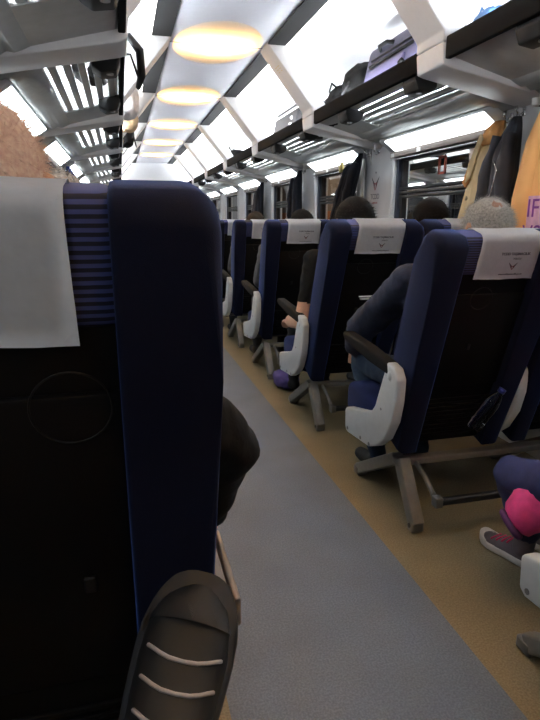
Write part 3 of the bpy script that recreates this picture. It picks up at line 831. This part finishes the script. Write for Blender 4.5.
M['navy_shirt'] = mat('navy_shirt', (17, 25, 48), .9, nscale=60, namt=.25, bump=.4, bscale=40)
M['black_knit'] = mat('black_knit', (15, 15, 16), .9, nscale=60, namt=.2, bump=.3, bscale=60, spec=.2)
M['jeans'] = mat('jeans', (26, 46, 68), .9, nscale=90, namt=.2)
M['dark_trousers'] = mat('dark_trousers', (24, 25, 30), .9)
M['navy_leggings'] = mat('navy_leggings', (28, 32, 74), .85, nscale=90)
M['shoe_black'] = mat('shoe_black', (10, 11, 14), .7)
M['shoe_grey'] = mat('shoe_grey', (92, 84, 92), .8)
M['grey_jumper'] = mat('grey_jumper', (80, 80, 84), .9)
M['brown_jumper'] = mat('brown_jumper', (70, 52, 44), .9)
base = dict(skin='skin', eye='eye', lips='lips', shirt='black_knit', trousers='dark_trousers', shoe='shoe_black')
RC = 1.03+.266; RW = 1.03+.798
def yrow(k): return RH0+ROW*k-(.10 if k == 0 else 0)

# passenger in the large foreground seat: fuzzy head above the cover, black sleeve out over the aisle
hc = (-.03, .075, 1.287)
p = person('person in black in the foreground seat, fuzzy head above its cover, elbow in the aisle', (LX, LH0, 0),
           seated(hc, arms={1: ((.34, .20, .82), (.305, .30, .62)), -1: ((-.20, .16, .76), (-.1, .34, .66))}, s=1.0, bare_forearm=()) +
           [((.19, .05, 1.0), .066, (.325, .20, .825), .07, 'shirt'), ((.325, .20, .825), .07, (.31, .27, .73), .055, 'shirt')], base, voxel=.011)
hair(p, hc, (255, 216, 200), 1.0, namt=.22, strands=9000, ln=.016, sw=.0005, seed=3, thick=1.03)
bm = bmesh.new(); tube(bm, [(.312+.03*math.cos(a*PI/10), .285+.02*math.sin(a*PI/10)*1.0, .645+.022*math.sin(a*PI/10)) for a in range(21)], .006, 6, False); obj('watch_strap', bm, 'black_plastic', p, True)

# elderly man, grey hair
hc = (.115, -.035, 1.215)
p = person('person with thinning grey hair in the bottle seat, dark blue sleeve bent toward the aisle', (RC, yrow(1), 0),
           seated(hc, arms={-1: ((-.215, .42, .75), (-.15, .60, .60)), 1: ((.22, .14, .76), (.12, .36, .66))}, s=.9, tuck=.26) +
           [((-.12, .13, .975), .085, (-.205, .41, .75), .074, 'shirt'), ((-.205, .41, .75), .074, (-.17, .55, .63), .06, 'shirt'), ((-.1, .05, .97), .09, (-.12, .13, .975), .085, 'shirt')],
           dict(base, shirt='navy_shirt', trousers='jeans'), voxel=.012)
hair(p, hc, (165, 165, 163), .90, strands=6000, ln=.026, sw=.0006, seed=5, spot=(-.15, -.75, .75, .17))

def plain(label, k, xc, hc, col, sh, seed, s=1.0, long=False, tr='dark_trousers', arms=None, bare=(), vox=.016, st=900, thick=1.06):
    q = person(label, (xc, yrow(k), 0), seated(hc, arms=arms, s=s, bare_forearm=bare), dict(base, shirt=sh, trousers=tr), voxel=vox)
    hair(q, hc, col, s, strands=st, ln=.02, seed=seed, long=long, thick=thick); return q
plain('person with full dark hair below the winged emblem, bare forearm by the aisle armrest', 2, RC, (.05, -.03, 1.23), (8, 6, 6), 'black_knit', 11, s=1.12,
      arms={-1: ((-.262, .0, .65), (-.262, .22, .615)), 1: ((.21, .14, .76), (.1, .34, .66))}, bare=(-1,), vox=.009, st=1500, thick=1.12)
plain('person with smooth dark brown hair by the first big window, behind the coats', 2, RW, (.0, -.06, 1.245), (12, 7, 7), 'brown_jumper', 12, s=1.02, thick=1.1)
plain('person whose dark hair shows just right of a bigger dark head, under the winged emblem', 3, RW, (-.02, -.15, 1.24), (30, 24, 22), 'dark_coat', 13, s=.98) if False else None
M['dark_coat'] = mat('dark_coat', (20, 22, 30), .9, nscale=40, namt=.2, bump=.4, bscale=30, spec=.2)
plain('person with dark hair by the window below the winged emblem', 3, RW, (-.02, -.10, 1.235), (7, 6, 6), 'dark_coat', 13, s=.98)
plain('person with black hair low above the third seat cover on the right', 3, RC, (.10, -.03, 1.205), (11, 10, 10), 'grey_jumper', 14, s=.98)
plain('person with short light brown hair above the fourth seat on the right', 4, RC, (.0, -.02, 1.20), (44, 38, 32), 'grey_jumper', 15, s=1.0)
p = person('person with pale grey hair in the hidden single seat ahead, by the left window', (LX, LH0+ROW, 0), seated((-.03, .04, 1.275), arms={-1: ((-.19, .16, .76), (-.1, .34, .66))}, sw=.16), dict(base, shirt='grey_jumper'), voxel=.016)
hair(p, (-.03, .04, 1.275), (168, 160, 152), 1.0, strands=1500, ln=.03, seed=16)

# child in the near right seat: navy knee, sneaker on the floor, pink jacket over the lap
q = seated((0.0, 0.02, 1.12), s=.92, legs=False, arms={-1: ((-.2, .2, .72), (-.10, .40, .62)), 1: ((.2, .16, .72), (.1, .38, .62))})
q = [(Vector(a)-Vector((0, 0, .03)), ra*.95, Vector(b)-Vector((0, 0, .03)), rb*.95, c) for a, ra, b, rb, c in q]
KX = RC+.03
for sx, kx, fx in ((-1, -.105, .03), (1, .12, .19)):
    q += [((sx*.08, .18, .545), .08, (kx, .70, .425), .066, 'trousers'), ((kx, .70, .425), .066, (fx+.015, .78, .15), .048, 'trousers')]
    q += [((fx+.015, .78, .14), .040, (fx+.015, .79, .07), .040, 'sock')]
p = person('child in navy leggings at the right edge, knee and sneaker showing beside a pink jacket', (KX, yrow(0), 0), q, dict(base, shirt='pink_fabric', trousers='navy_leggings', sock='shoe_grey'), voxel=.012) if False else None
M['pink'] = mat('pink', (226, 66, 132), .75, nscale=25, namt=.15, bump=.5, bscale=25)
M['purple'] = mat('purple', (70, 34, 84), .8)
M['white_sole'] = mat('white_sole', (206, 200, 196), .6)
M['lace_red'] = mat('lace_red', (196, 40, 90), .6)
p = person('child in navy leggings at the right edge, knee and sneaker showing beside a pink jacket', (KX, yrow(0), 0), q, dict(base, shirt='pink', trousers='navy_leggings', sock='shoe_grey'), voxel=.012)
hair(p, (0, .02, 1.09), (60, 44, 36), .92, strands=800, seed=17, long=True)
def sneaker(parent, mx, upper, sole, lace, L=.25, name='shoe', nl=4, lr=.004, lw=1.0, toe='shoe_grey'):
    """local: y toe-ward, z up, heel at y=0"""
    st = [(.0, .026, .07), (.03, .034, .09), (.07, .036, .088), (.11, .037, .072), (.15, .041, .058), (.19, .043, .046), (.22, .038, .038), (.24, .028, .029), (.248, .016, .023), (.2505, .006, .017)]
    k = L/.25
    def cr(p0, p1, p2, p3, t): return .5*(2*p1+(p2-p0)*t+(2*p0-5*p1+4*p2-p3)*t*t+(3*p1-p0-3*p2+p3)*t**3)
    fine = []
    for i in range(len(st)-1):
        q = [st[max(i-1, 0)], st[i], st[i+1], st[min(i+2, len(st)-1)]]
        for j in range(4): fine.append(tuple(cr(q[0][c], q[1][c], q[2][c], q[3][c], j/4) for c in range(3)))
    st = fine+[st[-1]]
    bm = bmesh.new(); rings = []
    for y, w, h in st:
        rings.append([bm.verts.new((w*k*math.copysign(abs(math.cos(a))**.75, math.cos(a)), y*k, .012+max(0, math.sin(a))**.8*h*k if math.sin(a) > 0 else .012)) for a in [2*PI*i/20 for i in range(20)]])
    loft(bm, rings, True); bmesh.ops.transform(bm, matrix=mx, verts=bm.verts[:])
    sh = obj(name, bm, upper, parent, True)
    bm = bmesh.new(); rings = []
    for z, g in ((0, .98), (.006, 1.06), (.020, 1.08), (.026, 1.02)):
        ring = []
        pts = [(w*k*g, y*k) for y, w, h in st]
        out = [(x+.002, y) for x, y in pts]+[(-x-.002, y) for x, y in pts[::-1]]
        out = [(x, (y-.125*k)*(1.03 if g > 1 else 1)+.125*k) for x, y in out]
        zt = lambda y: (.012 if y > .2*k else 0)*z/.026
        rings.append([bm.verts.new((x, y, z+zt(y)+(.012*max(0, (y/k-.19)/.06)**2))) for x, y in out])
    loft(bm, rings, True); bmesh.ops.transform(bm, matrix=mx, verts=bm.verts[:]); obj('sole', bm, sole, sh, True)
    bm = bmesh.new()                    # toe cap patch
    rings = []
    for y, w, h in [(.205, .0425, .0445), (.225, .0375, .0395), (.243, .025, .0285), (.2535, .010, .020)]:
        rings.append([bm.verts.new((w*k*1.02*math.cos(a), y*k, .013+max(0, math.sin(a))**.8*h*k*1.04)) for a in [PI*i/10 for i in range(11)]])
    for a, b in zip(rings, rings[1:]):
        for i in range(10): bm.faces.new((a[i], a[i+1], b[i+1], b[i])).smooth = True
    bmesh.ops.solidify(bm, geom=bm.faces[:], thickness=.002)
    bmesh.ops.transform(bm, matrix=mx, verts=bm.verts[:]); obj('toe_cap', bm, toe, sh, True)
    for i in range(nl):
        y = (.175-.026*i)*k
        # height of the upper there
        for (ya, wa, ha), (yb, wb, hb) in zip(st, st[1:]):
            if ya*k <= y <= yb*k: u = (y/k-ya)/(yb-ya); w = wa+(wb-wa)*u; h = ha+(hb-ha)*u
        bm = bmesh.new()
        pts = []
        for j in range(9):
            a = math.radians(42+96*j/8); pts.append((w*k*math.cos(a)**1 if False else w*k*math.copysign(abs(math.cos(a))**.75, math.cos(a)), y+.006*math.sin(a*3), .013+math.sin(a)**.8*h*k+.001))
        tube(bm, pts, lr, 6); bmesh.ops.transform(bm, matrix=mx, verts=bm.verts[:]); obj('lace', bm, lace, sh, True)
    return sh
def frame_mx(o, y, z):
    y = Vector(y).normalized(); z = Vector(z); z = (z-y*z.dot(y)).normalized(); x = y.cross(z)
    return Matrix(((x.x, y.x, z.x, o[0]), (x.y, y.y, z.y, o[1]), (x.z, y.z, z.z, o[2]), (0, 0, 0, 1)))
for fx in (.03, .19):
    sneaker(p, frame_mx((fx+.035, .765, .002), (-.26, .95, 0), (0, 0, 1)), 'shoe_grey', 'white_sole', 'lace_red', L=.215)
# pink jacket lying on the child's lap
t = thing('pink_jacket', 'bright pink jacket with purple hem on the lap of the child', 'jacket', (1.225, 1.33, .40), )
bm = bmesh.new(); rings = []
for i, (dx, dy, dz, r) in enumerate([(-.075, .03, -.085, .045), (-.065, .025, -.07, .07), (-.035, .02, -.035, .085), (.01, .01, .01, .095), (.06, .0, .05, .10), (.12, -.01, .08, .09), (.16, -.02, .09, .06)]):
    d = Vector((.7, -.3, .6)).normalized(); u = Vector((.4, .9, 0)).normalized(); w = d.cross(u)
    rings.append([bm.verts.new(Vector((dx, dy, dz))+(u*math.cos(a)+w*math.sin(a)*.75)*r*(1+.10*math.sin(3*a+i)+.06*math.sin(7*a+2*i))) for a in [2*PI*k/28 for k in range(28)]])
loft(bm, rings, True); obj('body', bm, 'pink', t, True)
bm = bmesh.new(); pts = [Vector((-.078, .03, -.09))+(Vector((.4, .9, 0)).normalized()*math.cos(a)+Vector((.7, -.3, .6)).normalized().cross(Vector((.4, .9, 0)).normalized())*math.sin(a)*.75)*.05 for a in [2*PI*k/20 for k in range(21)]]
tube(bm, pts, .012, 8, False); obj('hem', bm, 'purple', t, True)

# photographer's raised foot in the lower left
M['gum'] = mat('gum', (32, 34, 40), .75)
M['lace_grey'] = mat('lace_grey', (168, 160, 158), .6)
M['toe_dark'] = mat('toe_dark', (40, 42, 47), .6)
ty = Vector((.36, .70, .58)); tz = Vector((.06, -.50, .80))
toe = Vector((.068, .60, .812)); hl = toe - ty.normalized()*.29
segs = [((-.52, .30, .66), .075, (-.40, .33, .66), .07, 'trousers'), ((-.40, .33, .66), .07, (hl.x-.06, hl.y+.06, hl.z+.03), .05, 'trousers'), ((hl.x-.06, hl.y+.06, hl.z+.03), .045, (hl.x-.012, hl.y+.06, hl.z+.06), .04, 'trousers')]
p = person('person behind the foreground seat, only a raised leg with a black laced shoe in view', (0, 0, 0), segs, base, voxel=.01)
sneaker(p, frame_mx(hl, ty, tz), 'shoe_black', 'gum', 'lace_grey', L=.29, lr=.0022, toe='toe_dark')

# ------------------------------------------------------------ hanging clothes on the right wall
def coat(name, label, hook, H, wt, wb, dep, m, drift=(0, 0), seed=1, folds=6, cat='coat', collar=None, sleeves=True, split=0):
    """hangs from a hook against the right wall; drift = sideways run of the hem along the car"""
    x, y, z = hook; rnd = random.Random(seed)
    t = thing(name, label, cat, (x, y, z))
    ph = [rnd.uniform(0, 6) for _ in range(5)]
    def ring(bm, s, cy, w, d, fa=.16, extra=0, n=40):
        out = []
        for k in range(n):
            a = 2*PI*k/n
            f = 1+fa*s**.7*math.sin(folds*a+ph[0]+1.3*s)+.06*math.sin((folds+5)*a+ph[1]-2*s)
            out.append(bm.verts.new((-d*(1+math.cos(a))*.5*f-.004, cy+w*math.sin(a)*f*.5, -H*s)))
        return out
    bm = bmesh.new(); rings = []
    for i in range(19):
        s = i/18
        w = wt*.35+(wt*.65)*min(1, s/.16)**.6+(wb-wt)*s
        d = dep*(.35+.65*min(1, s/.2))
        rings.append(ring(bm, s, drift[0]*s+drift[1]*s*s, w, d))
    loft(bm, rings, True); obj('body', bm, m, t, True)
    if collar:
        bm = bmesh.new(); rr = []
        for s, w, d in ((-.01, wt*.35, dep*.5), (.03, wt*.6, dep*.85), (.10, wt*.8, dep*1.02), (.12, wt*.75, dep*1.02)):
            rr.append(ring(bm, max(s, 0), drift[0]*s, w, d, .02)); 
            for v in rr[-1]: v.co.z = -H*s
        loft(bm, rr, True); obj('collar', bm, collar, t, True)
    if sleeves:
        for sg in (-1, 1):
            bm = bmesh.new(); pts = []; rs = []
            for i in range(9):
                s = .10+.60*i/8
                cy = drift[0]*s+drift[1]*s*s + sg*(wt*.36+(wb-wt)*s*.4)
                pts.append((-dep*.62-.02*math.sin(PI*i/8)-.01, cy, -H*s)); rs.append(.030+.010*math.sin(i*1.9+seed)*.6+.014*min(1, i/2))
            tube(bm, pts, rs, 12); o = obj('sleeve', bm, m, t, True)
    return t
M['beige'] = mat('beige', (196, 176, 138), .85, nscale=30, namt=.06, bump=.3, bscale=25)
M['tan_lining'] = mat('tan_lining', (176, 122, 66), .8)
M['navy_jacket'] = mat('navy_jacket', (24, 27, 38), .75, nscale=30, namt=.2, bump=.4, bscale=22)
M['orange'] = mat('orange', (255, 190, 122), .85, nscale=12, namt=.05, bump=.4, bscale=18)
M['purple_print'] = mat('purple_print', (128, 60, 150), .8)
M['lilac_print'] = mat('lilac_print', (226, 180, 206), .8)
M['button'] = mat('button', (96, 86, 62), .5)
XH = WR-.045
t = coat('beige_coat', 'beige coat with tan collar hanging left of the navy jacket', (XH, 2.84, 1.76), .92, .20, .32, .10, 'beige', drift=(.20, .04), seed=4, cat='coat', collar='tan_lining', sleeves=False)
for s in (.42, .62, .80):
    bm = bmesh.new(); cy = .16*s+.06*s*s+.115+.02*s; cyl(bm, (-.082, cy-.035, -.92*s), (-.094, cy-.035, -.92*s), .014, 12); obj('button', bm, 'button', t, True)
bm = bmesh.new()
prism(bm, [(.05, -.05), (.14, -.20), (.16, -.30), (.11, -.27), (.06, -.16), (.02, -.08)], 'x', -.112, -.10, .003); obj('lapel', bm, 'beige', t)
bm = bmesh.new(); prism(bm, [(.155, -.22), (.20, -.30), (.165, -.33), (.13, -.285)], 'x', -.105, -.09, .003); obj('cuff', bm, 'tan_lining', t)
t = coat('navy_jacket', 'dark navy jacket with a thin zip line hanging beside the orange hoodie', (XH-.02, 2.67, 1.765), .90, .10, .36, .13, 'navy_jacket', drift=(.08, 0), seed=9, cat='jacket')
bm = bmesh.new(); tube(bm, [(-.165, -.02, -.22), (-.165, -.055, -.265), (-.165, -.03, -.36), (-.165, .02, -.50), (-.165, .045, -.58)], .0022, 6); obj('zipper', bm, 'chrome', t)
# orange hoodie with purple print
t = coat('orange_hoodie', 'orange hoodie with purple lettering at the right edge', (XH, 2.38, 1.85), 1.0, .10, .42, .12, 'orange', drift=(-.03, 0), seed=2, folds=5, cat='hoodie', sleeves=False)
bm = bmesh.new(); tube(bm, [(-.07, .03, -.06), (-.11, .05, -.25), (-.13, .075, -.5), (-.135, .085, -.8)], [.03, .05, .055, .05], 12); obj('sleeve', bm, 'orange', t, True)
bm = bmesh.new(); box(bm, (-.166, -.20, -.78), (-.163, -.005, -.49)); obj('print_panel', bm, 'lilac_print', t)
MH = lambda y, z: Matrix.Translation((-.168, y, z)) @ Matrix(((0, 0, -1), (-1, 0, 0), (0, 1, 0))).to_4x4()
text_mesh('IF', .12, 'purple_print', t, MH(-.045, -.55)); text_mesh('VS', .12, 'purple_print', t, MH(-.05, -.67))
# slanting dark jacket across the second window
t = coat('dark_jacket', 'long dark jacket slanting across the second window', (XH-.01, 4.70, 1.80), .78, .15, .38, .10, 'dark_coat', drift=(.42, .10), seed=6, cat='jacket')
bm = bmesh.new(); prism(bm, [(.19, -.05), (.26, -.09), (.24, -.14), (.17, -.12)], 'x', -.125, -.10, .004); obj('lining', bm, 'yellow_paint', t)
t = coat('pale_scarf', 'pale grey scarf hanging beneath the slanting dark jacket', (XH+.03, 4.76, 1.76), .72, .10, .24, .03, 'curtain', drift=(.06, 0), seed=12, cat='scarf', sleeves=False)
coat('black_jacket', 'short black jacket hanging beyond the second window', (XH, 6.45, 1.80), .78, .18, .40, .10, 'dark_coat', drift=(.06, 0), seed=7, cat='jacket')
coat('black_coat', 'long black coat hanging across the third right window', (XH, 8.25, 1.78), .85, .22, .75, .12, 'dark_coat', drift=(.25, 0), seed=8, cat='coat', sleeves=False)
# blue coat on the left wall
M['blue_cloth'] = mat('blue_cloth', (40, 84, 190), .85, nscale=30, bump=.3, bscale=30)
t = coat('blue_jacket', 'bright blue jacket hanging by the left windows beyond the fuzzy head', (-XH+2*CX, 6.36, 1.78), .6, .16, .3, .10, 'blue_cloth', drift=(0, 0), seed=21, cat='jacket', sleeves=False)
t.scale = (-1, 1, 1)

t = thing('purple_bag', 'small purple bag on the floor beside the legs of the third right seat', 'bag', (1.16, 3.98, .065))
M['purple_bag'] = mat('purple_bag', (54, 44, 110), .7, bump=.3)
def softbag(bm, c, r, seed, sub=4, amp=.12, flat=.75):
    q = bmesh.new(); bmesh.ops.create_icosphere(q, subdivisions=sub, radius=1)
    for v in q.verts:
        n = v.co.normalized(); k = 1+amp*noise.noise(n*2.3+Vector((seed, seed*2, 0)))+amp*.4*noise.noise(n*6+Vector((seed, 0, 3)))
        v.co = Vector([math.copysign(abs(w)**flat, w) for w in n])*k
    join(bm, q, Matrix.Translation(c) @ Matrix.Diagonal((*r, 1)))
bm = bmesh.new(); softbag(bm, (0, 0, 0), (.09, .14, .062), 41); obj('body', bm, 'purple_bag', t, True)
bm = bmesh.new(); tube(bm, [(0, -.05, .05), (0, 0, .10), (0, .05, .05)], .006, 8); obj('handle', bm, 'purple_bag', t, True)

# ------------------------------------------------------------ luggage
M['purple_case'] = mat('purple_case', (46, 44, 70), .6, nscale=40, namt=.12, bump=.2)
M['lilac_panel'] = mat('lilac_panel', (70, 66, 98), .6, namt=.08)
M['dark_bag'] = mat('dark_bag', (5, 5, 6), .85, nscale=40, namt=.2, bump=.3, spec=.15)
M['grey_case'] = mat('grey_case', (34, 36, 42), .5, nscale=30, namt=.15)
M['white_bag'] = mat('white_bag', (232, 228, 230), .7, bump=.3, bscale=30)
M['beige_bag'] = mat('beige_bag', (206, 176, 140), .8)
# purple suitcase lying on the rack
t = thing('suitcase', 'purple-grey suitcase with lilac front pocket on the right rack', 'suitcase', (1.705, 3.40, zr(1.705)+.03), (0, math.radians(13), math.radians(0)))
bm = bmesh.new(); rbox(bm, (-.13, -.42, .0), (.19, .36, .33), .04, 4); o = obj('body', bm, 'purple_case', t); angle_smooth(o, 60)
bm = bmesh.new(); rbox(bm, (-.147, -.22, .03), (-.12, .28, .17), .012, 3); o = obj('front_pocket', bm, 'lilac_panel', t); angle_smooth(o)
bm = bmesh.new(); tube(bm, [(-.133, -.30, .20), (-.133, .27, .20)], .010, 8); tube(bm, [(-.133, -.3, .235), (-.133, .27, .235)], .006, 8); obj('zipper', bm, 'dark_bag', t, True)
bm = bmesh.new(); tube(bm, [(-.13, -.02, .275), (-.16, .02, .28), (-.16, .12, .28), (-.13, .16, .275)], .012, 10); obj('handle', bm, 'dark_bag', t, True)
bm = bmesh.new(); tube(bm, [(-.13, -.28, .08), (-.16, -.25, .11), (-.16, -.24, .10), (-.13, -.2, .06)], .012, 8); obj('strap', bm, 'dark_bag', t, True)
bm = bmesh.new(); 
for y in (-.15, .0, .14): cyl(bm, (-.12, y-.02, .012), (-.12, y+.02, .012), .016, 10)
obj('wheel', bm, 'black_plastic', t, True)
t = thing('backpack', 'dark rounded backpack behind the purple suitcase on the right rack', 'backpack', (1.71, 3.96, zr(1.71)+.16))
bm = bmesh.new(); softbag(bm, (0, 0, .02), (.135, .18, .17), 4); obj('body', bm, 'dark_bag', t, True)
bm = bmesh.new(); tube(bm, [(-.13, -.05, .06), (-.16, .0, .0), (-.14, .05, -.06)], .012, 8); obj('strap', bm, 'black_plastic', t, True)
t = thing('duffel_bag', 'low dark duffel bag on the right rack past the backpack', 'bag', (1.72, 4.34, zr(1.72)+.14))
bm = bmesh.new(); softbag(bm, (0, 0, 0), (.14, .19, .15), 9, amp=.2); obj('body', bm, 'dark_bag', t, True)
bm = bmesh.new(); tube(bm, [(-.1, -.08, .12), (-.11, 0, .165), (-.1, .08, .12)], .008, 8); obj('handle', bm, 'black_plastic', t, True)
t = thing('suitcase', 'grey suitcase with white top stripes on the right rack beyond the second strut', 'suitcase', (1.715, 5.62, zr(1.715)+.03), (0, math.radians(13), 0))
bm = bmesh.new(); rbox(bm, (-.15, -.44, .0), (.16, .44, .32), .06, 4); o = obj('body', bm, 'grey_case', t); angle_smooth(o, 60)
bm = bmesh.new(); 
for z in (.235, .285): rbox(bm, (-.156+(.02 if z > .25 else 0), -.40, z), (.10, .38, z+.025), .008)
obj('white_stripe', bm, 'white_bag', t)
for y, z, r in [(.36, .05+.045*i, .012) for i in range(4)]+[(-.25, .05+.06*i, .018) for i in range(3)]:
    bm = bmesh.new(); ball(bm, (-.152, y, z), r, 1); obj('stud', bm, 'white_bag', t, True)
t = thing('travel_bag', 'black bag beside the grey suitcase against the second strut', 'bag', (1.70, 4.92, zr(1.70)+.13))
bm = bmesh.new(); softbag(bm, (0, 0, 0), (.13, .15, .16), 19); obj('body', bm, 'black_plastic', t, True)
bm = bmesh.new(); tube(bm, [(-.1, -.06, .09), (-.11, 0, .16), (-.1, .06, .09)], .008, 8); obj('handle', bm, 'black_plastic', t, True)
t = thing('holdall', 'dark bag far along the right rack near the end wall', 'bag', (1.73, 8.6, zr(1.73)+.15))
bm = bmesh.new(); softbag(bm, (0, 0, 0), (.15, .28, .16), 15); obj('body', bm, 'dark_bag', t, True)
bm = bmesh.new(); tube(bm, [(-.1, -.08, .13), (-.11, 0, .2), (-.1, .08, .13)], .008, 8); obj('handle', bm, 'black_plastic', t, True)
t = thing('blue_bag', 'small blue bag peeking over the right rack rail near the camera', 'bag', (1.61, 2.40, zr(1.61)+.09))
M['blue_bag'] = mat('blue_bag', (60, 100, 150), .7, bump=.2)
bm = bmesh.new(); softbag(bm, (0, 0, 0), (.045, .10, .08), 25); obj('body', bm, 'blue_bag', t, True)
bm = bmesh.new(); tube(bm, [(-.02, .0, .06), (-.02, .03, .09), (-.02, .06, .05)], .005, 8); obj('handle', bm, 'blue_bag', t, True)
# left rack
LXF = mir(XF)
def lz(x): return zr(mir(x))
t = thing('rucksack', 'black bag on the left rack with a strap hanging over the rail', 'bag', (-.10, 3.45, lz(-.10)+.13))
bm = bmesh.new(); softbag(bm, (0, 0, 0), (.11, .2, .12), 31); obj('body', bm, 'black_plastic', t, True)
bm = bmesh.new(); tube(bm, [(.09, -.16, .06), (.20, -.22, .06), (.25, -.22, .0), (.26, -.10, -.09), (.245, .03, -.12)], [.010, .02, .022, .022, .016], 8)
tube(bm, [(.09, -.02, .03), (.21, .0, .035), (.25, .02, -.08)], .007, 8); obj('strap', bm, 'black_plastic', t, True)
t = thing('white_sack', 'white rounded bag bulging over the left rack rail', 'bag', (.09, 5.15, lz(.1)+.20))
bm = bmesh.new(); softbag(bm, (0, 0, 0), (.12, .20, .15), 33); obj('body', bm, 'white_bag', t, True)
bm = bmesh.new(); tube(bm, [(0, -.04, .12), (.01, 0, .17), (.0, .04, .12)], .01, 8); obj('knot', bm, 'white_bag', t, True)
t = thing('beige_sack', 'small beige bag past the white sack on the left rack rail', 'bag', (.12, 6.0, lz(.12)+.18))
bm = bmesh.new(); softbag(bm, (0, 0, 0), (.11, .16, .11), 35); obj('body', bm, 'beige_bag', t, True)
bm = bmesh.new(); tube(bm, [(0, -.04, .1), (.01, 0, .15), (.0, .04, .1)], .01, 8); obj('knot', bm, 'beige_bag', t, True)
t = thing('shoulder_bag', 'dark bag third along the left rack past the beige sack', 'bag', (.10, 7.2, lz(.1)+.20))
bm = bmesh.new(); softbag(bm, (0, 0, 0), (.12, .18, .13), 37); obj('body', bm, 'dark_bag', t, True)
bm = bmesh.new(); tube(bm, [(.1, -.1, .05), (.14, 0, -.12), (.1, .1, .05)], .008, 8); obj('strap', bm, 'black_plastic', t, True)
t = thing('grey_bag', 'grey bag lying over the slats of the left rack', 'bag', (-.16, 3.10, lz(-.16)+.10))
bm = bmesh.new(); softbag(bm, (0, 0, 0), (.07, .14, .09), 39); obj('body', bm, 'grey_jumper', t, True)

# ------------------------------------------------------------ world and view
w = bpy.data.worlds.new('world'); SC.world = w; w.use_nodes = True
w.node_tree.nodes['Background'].inputs[0].default_value = (.01, .012, .02, 1); w.node_tree.nodes['Background'].inputs[1].default_value = .3
vs = SC.view_settings; vs.view_transform = 'Standard'; vs.look = 'None'; vs.gamma = 1; vs.use_curve_mapping = False; vs.exposure = .2
SC.cycles.use_denoising = True
SC.cycles.max_bounces = 8; SC.cycles.sample_clamp_indirect = 6
